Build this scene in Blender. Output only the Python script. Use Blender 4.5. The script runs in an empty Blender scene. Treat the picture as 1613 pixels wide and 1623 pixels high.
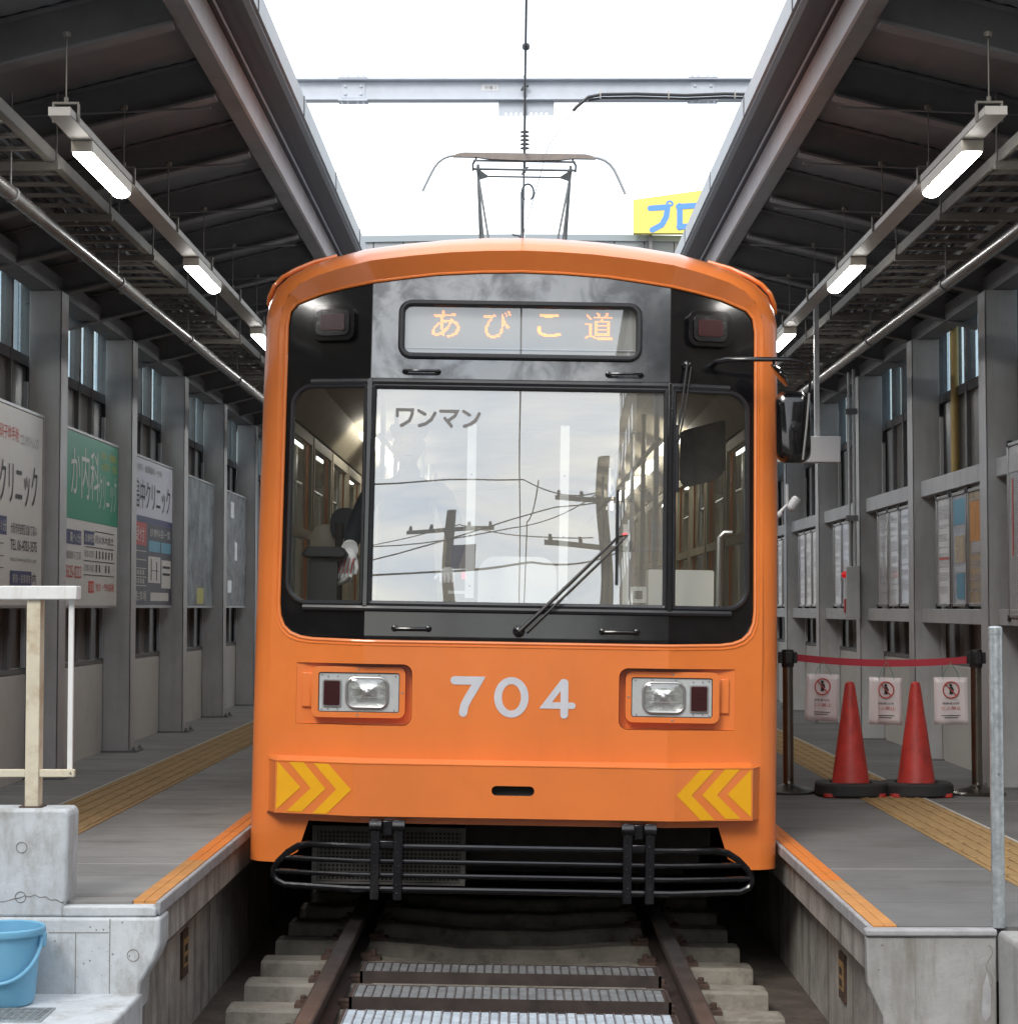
import bpy, bmesh, math, random
from mathutils import Vector, Matrix, geometry
from mathutils.bvhtree import BVHTree
R = math.radians
random.seed(7)
sc = bpy.context.scene
col = sc.collection

# ------------------------------------------------------------------ camera, sky, sun, exposure
PX_F, PX_W, PX_H = 3150.0, 1613.0, 1623.0
cam_d = bpy.data.cameras.new("camera")
cam = bpy.data.objects.new("camera", cam_d)
col.objects.link(cam)
cam_d.sensor_fit = 'HORIZONTAL'
cam_d.sensor_width = 36.0
cam_d.lens = 36.0 * PX_F / PX_W
cam_d.clip_end = 2000
cam.location = (0, 0, 1.6)
cam.rotation_euler = (R(90) + math.atan(150.5 / PX_F), 0, math.atan(13.5 / PX_F))
sc.camera = cam

SUN_EL, SUN_AZ = R(42), math.atan2(-0.45, -1.0)
w = bpy.data.worlds.new("World")
sc.world = w
w.use_nodes = True
nt = w.node_tree
nt.nodes.clear()
out = nt.nodes.new('ShaderNodeOutputWorld')
bg = nt.nodes.new('ShaderNodeBackground')
sky = nt.nodes.new('ShaderNodeTexSky')
sky.sky_type = 'NISHITA'
sky.sun_disc = False
sky.sun_elevation = SUN_EL
sky.sun_rotation = SUN_AZ
sky.air_density = 1.2
sky.dust_density = 2.0
tc = nt.nodes.new('ShaderNodeTexCoord')
mp = nt.nodes.new('ShaderNodeMapping')
mp.inputs['Scale'].default_value = (1, 1, 3.2)
nz = nt.nodes.new('ShaderNodeTexNoise')
nz.inputs['Scale'].default_value = 2.6
nz.inputs['Detail'].default_value = 6
nz.inputs['Roughness'].default_value = 0.55
rp = nt.nodes.new('ShaderNodeValToRGB')
rp.color_ramp.elements[0].position = 0.36
rp.color_ramp.elements[0].color = (0.45, 0.45, 0.45, 1)
rp.color_ramp.elements[1].position = 0.62
rp.color_ramp.elements[1].color = (1, 1, 1, 1)
mx = nt.nodes.new('ShaderNodeMix')
mx.data_type = 'RGBA'
mx.inputs['B'].default_value = (7.4, 7.5, 7.7, 1)
nt.links.new(tc.outputs['Generated'], mp.inputs['Vector'])
nt.links.new(mp.outputs['Vector'], nz.inputs['Vector'])
nt.links.new(nz.outputs['Fac'], rp.inputs['Fac'])
nt.links.new(rp.outputs['Color'], mx.inputs['Factor'])
nz2 = nt.nodes.new('ShaderNodeTexNoise')                 # tone inside the cloud deck: blue-grey hollows, creamy tops
nz2.inputs['Scale'].default_value = 9.0
nz2.inputs['Detail'].default_value = 7
nz2.inputs['Roughness'].default_value = 0.58
nz2.inputs['Distortion'].default_value = 0.5
rp2 = nt.nodes.new('ShaderNodeValToRGB')
rp2.color_ramp.elements[0].position = 0.38
rp2.color_ramp.elements[0].color = (0.60, 0.68, 0.80, 1)
rp2.color_ramp.elements[1].position = 0.62
rp2.color_ramp.elements[1].color = (1.0, 0.975, 0.90, 1)
ml = nt.nodes.new('ShaderNodeMix')
ml.data_type = 'RGBA'
ml.blend_type = 'MULTIPLY'
ml.inputs['Factor'].default_value = 1.0
ml.inputs['A'].default_value = (9.2, 9.2, 9.2, 1)
nt.links.new(mp.outputs['Vector'], nz2.inputs['Vector'])
nt.links.new(nz2.outputs['Fac'], rp2.inputs['Fac'])
nt.links.new(rp2.outputs['Color'], ml.inputs['B'])
nt.links.new(ml.outputs['Result'], mx.inputs['B'])
nt.links.new(sky.outputs['Color'], mx.inputs['A'])
nt.links.new(mx.outputs['Result'], bg.inputs['Color'])
bg.inputs['Strength'].default_value = 0.14
nt.links.new(bg.outputs['Background'], out.inputs['Surface'])

sun_d = bpy.data.lights.new("sun", 'SUN')
sun_d.energy = 0.95
sun_d.angle = R(20)
sun_d.color = (1, 0.95, 0.88)
sun = bpy.data.objects.new("sun", sun_d)
col.objects.link(sun)
sv = Vector((math.sin(SUN_AZ) * math.cos(SUN_EL), math.cos(SUN_AZ) * math.cos(SUN_EL), math.sin(SUN_EL)))
sun.rotation_euler = sv.to_track_quat('Z', 'Y').to_euler()

sc.view_settings.view_transform = 'Standard'
sc.view_settings.look = 'None'
sc.view_settings.exposure = 1.02
sc.view_settings.gamma = 1
sc.view_settings.use_curve_mapping = False
sc.render.engine = 'CYCLES'
sc.cycles.use_denoising = True
sc.cycles.max_bounces = 8
sc.cycles.transparent_max_bounces = 16
sc.cycles.sample_clamp_indirect = 6

# ------------------------------------------------------------------ materials
def mat(name, color, rough=0.6, metal=0.0, var=0.0, vscale=8.0, dark=None, streak=None, bump=0.0, bscale=60.0,
        coat=0.0, spec=0.5, emit=None, estr=0.0, cior=1.5, patchy=False):
    """Principled material; the colour wanders between two tones by noise, with optional stains and bumps."""
    m = bpy.data.materials.new(name)
    m.use_nodes = True
    t = m.node_tree
    b = t.nodes['Principled BSDF']
    c = (*color, 1)
    b.inputs['Base Color'].default_value = c
    b.inputs['Roughness'].default_value = rough
    b.inputs['Metallic'].default_value = metal
    b.inputs['Coat Weight'].default_value = coat
    b.inputs['Coat Roughness'].default_value = 0.06
    b.inputs['Coat IOR'].default_value = cior
    b.inputs['Specular IOR Level'].default_value = spec
    if emit:
        b.inputs['Emission Color'].default_value = (*emit, 1)
        b.inputs['Emission Strength'].default_value = estr
    if var or dark or bump:
        g = t.nodes.new('ShaderNodeNewGeometry')
        last = None
        if var:
            n = t.nodes.new('ShaderNodeTexNoise')
            n.inputs['Scale'].default_value = vscale
            n.inputs['Detail'].default_value = 5
            n.inputs['Roughness'].default_value = 0.65
            t.links.new(g.outputs['Position'], n.inputs['Vector'])
            mr = t.nodes.new('ShaderNodeMapRange')
            mr.inputs['From Min'].default_value = 0.3
            mr.inputs['From Max'].default_value = 0.7
            t.links.new(n.outputs['Fac'], mr.inputs['Value'])
            x = t.nodes.new('ShaderNodeMix')
            x.data_type = 'RGBA'
            x.inputs['A'].default_value = (*[v * (1 - var) for v in color], 1)
            x.inputs['B'].default_value = (*[min(1, v * (1 + var)) for v in color], 1)
            t.links.new(mr.outputs['Result'], x.inputs['Factor'])
            last = x.outputs['Result']
            rr = t.nodes.new('ShaderNodeMapRange')
            rr.inputs['To Min'].default_value = max(0.02, rough - 0.5 * var * rough)
            rr.inputs['To Max'].default_value = min(1, rough + 0.5 * var * rough)
            t.links.new(n.outputs['Fac'], rr.inputs['Value'])
            t.links.new(rr.outputs['Result'], b.inputs['Roughness'])
        if dark:
            dc, amt, sx = dark
            mpp = t.nodes.new('ShaderNodeMapping')
            mpp.inputs['Scale'].default_value = streak or (sx, sx, sx)
            t.links.new(g.outputs['Position'], mpp.inputs['Vector'])
            n2 = t.nodes.new('ShaderNodeTexNoise')
            n2.inputs['Scale'].default_value = 1.0
            n2.inputs['Detail'].default_value = 7
            n2.inputs['Roughness'].default_value = 0.7
            t.links.new(mpp.outputs['Vector'], n2.inputs['Vector'])
            m2 = t.nodes.new('ShaderNodeMapRange')
            m2.inputs['From Min'].default_value = 0.5
            m2.inputs['From Max'].default_value = 0.72
            m2.inputs['To Max'].default_value = amt
            t.links.new(n2.outputs['Fac'], m2.inputs['Value'])
            x2 = t.nodes.new('ShaderNodeMix')
            x2.data_type = 'RGBA'
            x2.inputs['A'].default_value = c
            if last:
                t.links.new(last, x2.inputs['A'])
            x2.inputs['B'].default_value = (*dc, 1)
            t.links.new(m2.outputs['Result'], x2.inputs['Factor'])
            last = x2.outputs['Result']
        if last:
            t.links.new(last, b.inputs['Base Color'])
        if patchy:                       # blotchy coat weight, imitating a mottled sky reflection
            n4 = t.nodes.new('ShaderNodeTexNoise')
            n4.inputs['Scale'].default_value = 5.5
            n4.inputs['Detail'].default_value = 4
            n4.inputs['Roughness'].default_value = 0.6
            n4.inputs['Distortion'].default_value = 0.6
            t.links.new(g.outputs['Position'], n4.inputs['Vector'])
            m4 = t.nodes.new('ShaderNodeMapRange')
            m4.inputs['From Min'].default_value = 0.40
            m4.inputs['From Max'].default_value = 0.58
            m4.inputs['To Min'].default_value = 0.33
            m4.inputs['To Max'].default_value = coat
            t.links.new(n4.outputs['Fac'], m4.inputs['Value'])
            t.links.new(m4.outputs['Result'], b.inputs['Coat Weight'])
        if bump:
            n3 = t.nodes.new('ShaderNodeTexNoise')
            n3.inputs['Scale'].default_value = bscale
            n3.inputs['Detail'].default_value = 4
            t.links.new(g.outputs['Position'], n3.inputs['Vector'])
            bp = t.nodes.new('ShaderNodeBump')
            bp.inputs['Strength'].default_value = bump
            bp.inputs['Distance'].default_value = 0.01
            t.links.new(n3.outputs['Fac'], bp.inputs['Height'])
            t.links.new(bp.outputs['Normal'], b.inputs['Normal'])
    return m

def glass_mat(name, refl, tint=(0.9, 0.93, 0.92), diff=0.0, dcol=(0.6, 0.62, 0.62), wob=0.0, graze=0.9, grough=0.0):
    """Clear pane: transparent with a mirror share that grows towards grazing angles, and a diffuse film."""
    m = bpy.data.materials.new(name)
    m.use_nodes = True
    t = m.node_tree
    t.nodes.clear()
    o = t.nodes.new('ShaderNodeOutputMaterial')
    tr = t.nodes.new('ShaderNodeBsdfTransparent')
    tr.inputs['Color'].default_value = (*tint, 1)
    gl = t.nodes.new('ShaderNodeBsdfAnisotropic')
    gl.inputs['Color'].default_value = (0.96, 0.98, 1, 1)
    gl.inputs['Roughness'].default_value = grough
    if wob:
        n = t.nodes.new('ShaderNodeTexNoise')
        n.inputs['Scale'].default_value = 1.6
        n.inputs['Detail'].default_value = 0
        g = t.nodes.new('ShaderNodeNewGeometry')
        t.links.new(g.outputs['Position'], n.inputs['Vector'])
        bp = t.nodes.new('ShaderNodeBump')
        bp.inputs['Strength'].default_value = wob
        bp.inputs['Distance'].default_value = 0.05
        t.links.new(n.outputs['Fac'], bp.inputs['Height'])
        t.links.new(bp.outputs['Normal'], gl.inputs['Normal'])
    fr = t.nodes.new('ShaderNodeLayerWeight')           # Schlick's rise towards grazing, the same from both sides
    pw = t.nodes.new('ShaderNodeMath')
    pw.operation = 'POWER'
    pw.inputs[1].default_value = 5.0
    t.links.new(fr.outputs['Facing'], pw.inputs[0])
    fr.inputs['Blend'].default_value = 0.5
    ad = t.nodes.new('ShaderNodeMath')
    ad.operation = 'MULTIPLY_ADD'
    ad.use_clamp = True
    ad.inputs[1].default_value = graze
    ad.inputs[2].default_value = refl + 0.04
    t.links.new(pw.outputs['Value'], ad.inputs[0])
    ms = t.nodes.new('ShaderNodeMixShader')
    t.links.new(ad.outputs['Value'], ms.inputs['Fac'])
    t.links.new(tr.outputs['BSDF'], ms.inputs[1])
    t.links.new(gl.outputs['BSDF'], ms.inputs[2])
    last = ms.outputs['Shader']
    if diff:
        df = t.nodes.new('ShaderNodeBsdfDiffuse')
        df.inputs['Color'].default_value = (*dcol, 1)
        m2 = t.nodes.new('ShaderNodeMixShader')
        m2.inputs['Fac'].default_value = diff
        t.links.new(last, m2.inputs[1])
        t.links.new(df.outputs['BSDF'], m2.inputs[2])
        last = m2.outputs['Shader']
    t.links.new(last, o.inputs['Surface'])
    return m

ORANGE = (0.78, 0.208, 0.043)
M = dict(
    orange=mat('orange_paint', ORANGE, 0.32, var=0.05, vscale=2.5, dark=((0.50, 0.15, 0.035), 0.16, 3.0), streak=(6, 6, 2.5), coat=0.6, spec=0.5),
    black=mat('black_gloss', (0.006, 0.006, 0.0075), 0.12, var=0.25, vscale=9, dark=((0.02, 0.018, 0.016), 0.5, 6.0), coat=0.35, bump=0.03, bscale=9),
    worn=mat('sky_mottled_black', (0.022, 0.024, 0.03), 0.16, var=0.6, vscale=5, dark=((0.10, 0.10, 0.11), 0.8, 5.0), streak=(5, 5, 3), coat=1.0, bump=0.15, bscale=5, spec=0.6, cior=2.15, patchy=True),  # blotchy grey painted in for sky mirrored in the black panel
    rubber=mat('rubber', (0.02, 0.021, 0.025), 0.38, var=0.2, vscale=30),
    silver=mat('silver_film', (0.58, 0.60, 0.66), 0.4, var=0.06, vscale=14),
    yellow=mat('yellow_film', (0.84, 0.42, 0.012), 0.38, var=0.05, vscale=12),
    barblack=mat('black_bar_enamel', (0.007, 0.007, 0.009), 0.2, var=0.3, vscale=20, coat=0.2, bump=0.08, bscale=45),
    under=mat('underframe_grime', (0.034, 0.032, 0.031), 0.85, var=0.4, vscale=6),
    boxgrey=mat('grimy_grey', (0.13, 0.127, 0.12), 0.7, var=0.3, vscale=10),
    lampplate=mat('lamp_plate', (0.46, 0.49, 0.50), 0.45, var=0.08, vscale=20),
    chrome=mat('reflector', (0.92, 0.92, 0.89), 0.24, metal=1.0, bump=0.16, bscale=30),
    redlens=mat('dark_red_lens', (0.055, 0.012, 0.014), 0.2, coat=0.6),
    cream=mat('cab_cream', (0.42, 0.39, 0.30), 0.5, var=0.1, vscale=5),
    cabwhite=mat('cab_white', (0.80, 0.80, 0.77), 0.45),
    cabdark=mat('cab_dark', (0.05, 0.045, 0.04), 0.7, var=0.2, vscale=8),
    ceilpanel=mat('cab_ceiling', (0.40, 0.36, 0.27), 0.6, var=0.12, vscale=4),
    floorlino=mat('cab_floor', (0.11, 0.10, 0.09), 0.7),
    seatred=mat('seat_moquette', (0.22, 0.10, 0.07), 0.9, var=0.2, vscale=40),
    ledboard=mat('led_board', (0.30, 0.295, 0.28), 0.5, var=0.04, vscale=10),
    led=mat('amber_led', (0.9, 0.35, 0.05), 0.4, emit=(1.0, 0.20, 0.008), estr=2.0),
    redled=mat('red_led', (0.8, 0.03, 0.05), 0.4, emit=(1.0, 0.03, 0.06), estr=1.3),
    steel=mat('platform_steel', (0.45, 0.46, 0.47), 0.5, var=0.10, vscale=4, dark=((0.33, 0.305, 0.27), 0.6, 3), streak=(7, 7, 0.9), bump=0.03),
    steeldk=mat('dark_steel', (0.17, 0.17, 0.175), 0.6, var=0.15, vscale=5),
    roofsheet=mat('soffit_sheet', (0.17, 0.175, 0.185), 0.75, var=0.2, vscale=2),
    pinkpaint=mat('pinkish_grey_paint', (0.46, 0.42, 0.43), 0.6, var=0.1, vscale=5, dark=((0.30, 0.27, 0.26), 0.4, 3)),
    gutter=mat('gutter_metal', (0.055, 0.056, 0.066), 0.5, var=0.15, vscale=4),
    palelip=mat('pale_metal_edge', (0.34, 0.36, 0.39), 0.45, var=0.1),
    galv=mat('galvanised', (0.42, 0.46, 0.48), 0.42, metal=0.55, var=0.25, vscale=35, dark=((0.2, 0.22, 0.23), 0.5, 20)),
    pipe=mat('worn_pipe', (0.24, 0.23, 0.22), 0.25, metal=0.7, var=0.3, vscale=8, dark=((0.09, 0.08, 0.07), 0.7, 5)),
    tray=mat('tray_paint', (0.40, 0.38, 0.35), 0.55, var=0.12, vscale=6),
    ladder=mat('ladder_steel', (0.15, 0.138, 0.12), 0.6, var=0.2, vscale=6),
    fixture=mat('fixture_enamel', (0.62, 0.58, 0.50), 0.45, var=0.05),
    tube=mat('lit_tube', (1, 1, 1), 0.5, emit=(1.0, 0.98, 0.93), estr=16.0),
    concrete=mat('concrete', (0.55, 0.58, 0.605), 0.85, var=0.16, vscale=5, dark=((0.25, 0.235, 0.20), 0.75, 4), streak=(8, 8, 3.5), bump=0.25, bscale=45),
    greyconc=mat('grey_concrete', (0.33, 0.33, 0.325), 0.85, var=0.16, vscale=5, dark=((0.17, 0.155, 0.13), 0.75, 4), streak=(9, 9, 1.6), bump=0.25, bscale=45),
    dirtywall=mat('stained_concrete', (0.36, 0.345, 0.32), 0.9, var=0.35, vscale=4, dark=((0.06, 0.055, 0.05), 1.0, 4), streak=(4, 9, 0.8), bump=0.3, bscale=40),
    wallconc=mat('wall_concrete', (0.52, 0.52, 0.50), 0.85, var=0.1, vscale=3, dark=((0.36, 0.35, 0.32), 0.4, 3), bump=0.15),
    coping=mat('coping_stone', (0.36, 0.36, 0.375), 0.8, var=0.15, vscale=14, dark=((0.2, 0.2, 0.2), 0.5, 9), bump=0.15),
    drainshade=mat('drain_shade', (0.05, 0.05, 0.055), 0.8),
    ochre=mat('tactile_ochre', (0.34, 0.22, 0.095), 0.75, var=0.16, vscale=6, dark=((0.2, 0.14, 0.06), 0.5, 4)),
    orangetile=mat('orange_edge_tile', (0.55, 0.25, 0.075), 0.7, var=0.12, vscale=9, dark=((0.3, 0.16, 0.07), 0.5, 6)),
    orangenew=mat('new_orange_tile', (0.68, 0.20, 0.028), 0.65, var=0.08, vscale=9, dark=((0.36, 0.13, 0.03), 0.4, 6)),
    hairline=mat('hairline_crack', (0.24, 0.23, 0.21), 0.9),
    roofgrey=mat('roof_grey', (0.33, 0.33, 0.34), 0.7, var=0.1),
    lampwarm=mat('saloon_lamp', (1, 1, 1), 0.5, emit=(1.0, 0.94, 0.84), estr=3.6),
    paleline=mat('pale_grout', (0.5, 0.48, 0.44), 0.8),
    soil=mat('track_soil', (0.085, 0.068, 0.056), 0.95, var=0.35, vscale=7, dark=((0.04, 0.033, 0.03), 0.7, 2.5), bump=0.8, bscale=50),
    sleeperc=mat('sleeper_concrete', (0.235, 0.218, 0.185), 0.9, var=0.25, vscale=6, dark=((0.075, 0.055, 0.042), 0.9, 5), bump=0.3, bscale=50),
    rust=mat('rusty_rail', (0.060, 0.046, 0.042), 0.6, metal=0.3, var=0.3, vscale=12),
    railtop=mat('worn_rail_head', (0.22, 0.205, 0.20), 0.36, metal=0.8, var=0.25, vscale=7),
    rustclip=mat('rust_clip', (0.075, 0.045, 0.034), 0.85, var=0.3, vscale=30),
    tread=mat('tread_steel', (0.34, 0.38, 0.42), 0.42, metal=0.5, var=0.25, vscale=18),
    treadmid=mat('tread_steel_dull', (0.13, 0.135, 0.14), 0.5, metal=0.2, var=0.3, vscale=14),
    treaddk=mat('tread_steel_dark', (0.085, 0.086, 0.088), 0.5, metal=0.2, var=0.35, vscale=12),  # darker copy of the tread steel, for the tread nearest the tram
    asphalt=mat('asphalt', (0.055, 0.055, 0.058), 0.9, var=0.2, vscale=4, bump=0.4, bscale=90),
    ground=mat('ground_dust', (0.13, 0.125, 0.115), 0.95, var=0.2, vscale=0.4),
    whitepaint=mat('chipped_white_paint', (0.80, 0.81, 0.80), 0.42, var=0.05, vscale=6, dark=((0.42, 0.33, 0.2), 0.4, 8), streak=(14, 14, 3)),
    creampaint=mat('rust_stained_white_paint', (0.68, 0.62, 0.48), 0.5, var=0.08, vscale=8, dark=((0.34, 0.2, 0.09), 0.6, 9)),
    bucket=mat('blue_plastic', (0.165, 0.42, 0.62), 0.42, var=0.05, vscale=6, dark=((0.20, 0.42, 0.58), 0.6, 16)),
    cone=mat('cone_red', (0.50, 0.045, 0.036), 0.5, var=0.22, vscale=9, dark=((0.16, 0.03, 0.027), 0.7, 14), streak=(14, 14, 5)),
    weight=mat('cone_weight', (0.025, 0.026, 0.028), 0.7, var=0.2, vscale=20),
    bronze=mat('stanchion_metal', (0.19, 0.175, 0.155), 0.24, metal=0.95, var=0.1, vscale=8),
    blackplas=mat('black_plastic', (0.018, 0.018, 0.02), 0.5),
    belt=mat('red_belt', (0.42, 0.035, 0.055), 0.75),
    paper=mat('laminated_paper', (0.70, 0.64, 0.65), 0.25, var=0.05, vscale=8, coat=0.5),
    ink=mat('ink', (0.035, 0.035, 0.04), 0.6),
    inkred=mat('ink_red', (0.55, 0.10, 0.085), 0.6),
    inkgrey=mat('ink_grey', (0.20, 0.195, 0.19), 0.5),
    navy=mat('navy_print', (0.045, 0.055, 0.14), 0.4),
    adwhite=mat('sign_face_white', (0.55, 0.54, 0.51), 0.4, var=0.04, vscale=3),
    adgreen=mat('sign_green', (0.02, 0.23, 0.14), 0.4),
    adyellow=mat('sign_yellow', (0.45, 0.42, 0.03), 0.4),
    adred=mat('sign_red', (0.42, 0.04, 0.04), 0.4),
    adblue=mat('sign_blue', (0.10, 0.30, 0.42), 0.4),
    adlav=mat('sign_lavender', (0.52, 0.53, 0.60), 0.4),
    addark=mat('sign_dark', (0.055, 0.06, 0.085), 0.4),
    posterA=mat('poster_photo', (0.20, 0.23, 0.25), 0.45, spec=0.25, var=0.7, vscale=4.5, dark=((0.02, 0.025, 0.02), 0.9, 3.5)),
    posterB=mat('map_photo', (0.22, 0.235, 0.25), 0.45, spec=0.25, var=0.7, vscale=9, dark=((0.03, 0.04, 0.04), 0.9, 7)),
    alu=mat('aluminium_frame', (0.40, 0.40, 0.40), 0.35, metal=0.7),
    sheetA=mat('notice_sheet_grey', (0.46, 0.46, 0.47), 0.25, var=0.12, vscale=10, coat=0.6),
    sheetB=mat('notice_sheet_bluish', (0.42, 0.46, 0.54), 0.25, var=0.15, vscale=8, coat=0.6),
    sheetC=mat('notice_sheet_ochre', (0.42, 0.31, 0.17), 0.25, var=0.35, vscale=6, coat=0.6),
    noticeprint=mat('notice_print', (0.33, 0.32, 0.34), 0.5),
    panel=mat('brown_grey_panel', (0.185, 0.178, 0.17), 0.3, var=0.2, vscale=2.5, dark=((0.12, 0.11, 0.10), 0.6, 2.5), streak=(3, 3, 1)),
    gaspipe=mat('yellow_pipe', (0.50, 0.36, 0.13), 0.5, var=0.1),
    signwhite=mat('blank_sign_white', (0.62, 0.62, 0.64), 0.4),
    alarm=mat('alarm_red', (0.5, 0.015, 0.02), 0.3, emit=(1, 0.02, 0.02), estr=0.15),
    beamgrey=mat('gantry_grey', (0.50, 0.54, 0.60), 0.5, var=0.06, vscale=5, dark=((0.36, 0.33, 0.28), 0.25, 3)),
    beamrust=mat('gantry_bolts', (0.42, 0.38, 0.34), 0.6, var=0.2, vscale=30),
    wire=mat('wire_copper_dark', (0.07, 0.075, 0.085), 0.5, metal=0.3),
    cable=mat('black_cable', (0.03, 0.032, 0.036), 0.5),
    porcelain=mat('insulator', (0.10, 0.11, 0.14), 0.35),
    panto=mat('pantograph_steel', (0.13, 0.14, 0.145), 0.5, metal=0.3, var=0.2, vscale=15),
    pantoshoe=mat('pantograph_shoe', (0.24, 0.20, 0.18), 0.5, var=0.15, vscale=15),
    horn=mat('pantograph_horn', (0.36, 0.38, 0.40), 0.45, metal=0.3),
    facadeA=mat('facade_panel_grey', (0.29, 0.31, 0.33), 0.5, var=0.04, vscale=0.5),
    facadeB=mat('facade_panel_warm', (0.36, 0.345, 0.335), 0.5, var=0.04, vscale=0.5),
    facadetrim=mat('facade_coping', (0.27, 0.31, 0.34), 0.5),
    billyellow=mat('billboard_yellow', (0.72, 0.62, 0.14), 0.5),
    billblue=mat('billboard_blue', (0.10, 0.28, 0.78), 0.5),
    streetwall=mat('street_house_wall', (0.115, 0.095, 0.065), 0.8, var=0.12, vscale=0.7),
    streetdark=mat('street_house_glass', (0.05, 0.055, 0.06), 0.15),
    pole=mat('pole_concrete', (0.16, 0.15, 0.135), 0.85, var=0.15, vscale=6),
    uniform=mat('uniform_cloth', (0.018, 0.024, 0.032), 0.85, var=0.15, vscale=30),
    glove=mat('white_glove', (0.78, 0.79, 0.82), 0.8),
    glovepalm=mat('striped_glove_palm', (0.42, 0.37, 0.36), 0.85),
    skin=mat('skin', (0.50, 0.30, 0.21), 0.55),
    hair=mat('hair', (0.02, 0.017, 0.015), 0.6),
    mirrorglass=mat('mirror_glass', (0.75, 0.78, 0.8), 0.03, metal=1.0),
    windshield=glass_mat('windscreen_glass', 0.25, (0.90, 0.92, 0.90), wob=0.05, diff=0.12, dcol=(0.80, 0.78, 0.71)),  # cream diffuse share is a painted veil, softening the reflected poles
    sideglass=glass_mat('corner_glass', 0.01, (0.88, 0.89, 0.86), wob=0.01, diff=0.006),
    destglass=glass_mat('destination_glass', 0.11, (0.95, 0.97, 0.97), wob=0.01, diff=0.03),
    lampglass=glass_mat('lamp_glass', 0.10, (0.97, 0.98, 0.98), wob=0.25, diff=0.03, dcol=(0.8, 0.82, 0.82), grough=0.03),
    pane=glass_mat('dusty_window', 0.0, (0.70, 0.765, 0.79), diff=0.14, dcol=(0.42, 0.50, 0.53), graze=0.35),
    carpane=glass_mat('saloon_window', 0.02, (0.75, 0.78, 0.76)),
)

def floor_mat(name, color, pitch):
    """Concrete platform paving: cross joints every PITCH metres, a few pale ones, damp stains and wear."""
    m = mat(name, color, 0.8, var=0.2, vscale=1.6, dark=((0.085, 0.08, 0.072), 0.75, 1.2), streak=(1.3, 3.2, 1), bump=0.12, bscale=70)
    t = m.node_tree
    b = t.nodes['Principled BSDF']
    src = b.inputs['Base Color'].links[0].from_socket
    g = t.nodes.new('ShaderNodeNewGeometry')
    s = t.nodes.new('ShaderNodeSeparateXYZ')
    t.links.new(g.outputs['Position'], s.inputs[0])
    def band(p, off, wd):
        a = t.nodes.new('ShaderNodeMath'); a.operation = 'ADD'; a.inputs[1].default_value = off
        t.links.new(s.outputs['Y'], a.inputs[0])
        d = t.nodes.new('ShaderNodeMath'); d.operation = 'PINGPONG'; d.inputs[1].default_value = p / 2
        t.links.new(a.outputs[0], d.inputs[0])
        l = t.nodes.new('ShaderNodeMath'); l.operation = 'LESS_THAN'; l.inputs[1].default_value = wd
        t.links.new(d.outputs[0], l.inputs[0])
        return l.outputs[0]
    for p, off, wd, c, f in ((pitch, 0.12, 0.006, (0.10, 0.10, 0.10), 0.75), (pitch * 5, 0.35, 0.008, (0.5, 0.49, 0.46), 0.6)):
        f2 = t.nodes.new('ShaderNodeMath'); f2.operation = 'MULTIPLY'; f2.inputs[1].default_value = f
        t.links.new(band(p, off, wd), f2.inputs[0])
        x = t.nodes.new('ShaderNodeMix'); x.data_type = 'RGBA'
        t.links.new(f2.outputs[0], x.inputs['Factor'])
        t.links.new(src, x.inputs['A'])
        x.inputs['B'].default_value = (*c, 1)
        src = x.outputs['Result']
    t.links.new(src, b.inputs['Base Color'])
    return m
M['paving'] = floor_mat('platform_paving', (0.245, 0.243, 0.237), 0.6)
M['pavingr'] = floor_mat('platform_paving_dark', (0.15, 0.151, 0.152), 0.62)

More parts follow.
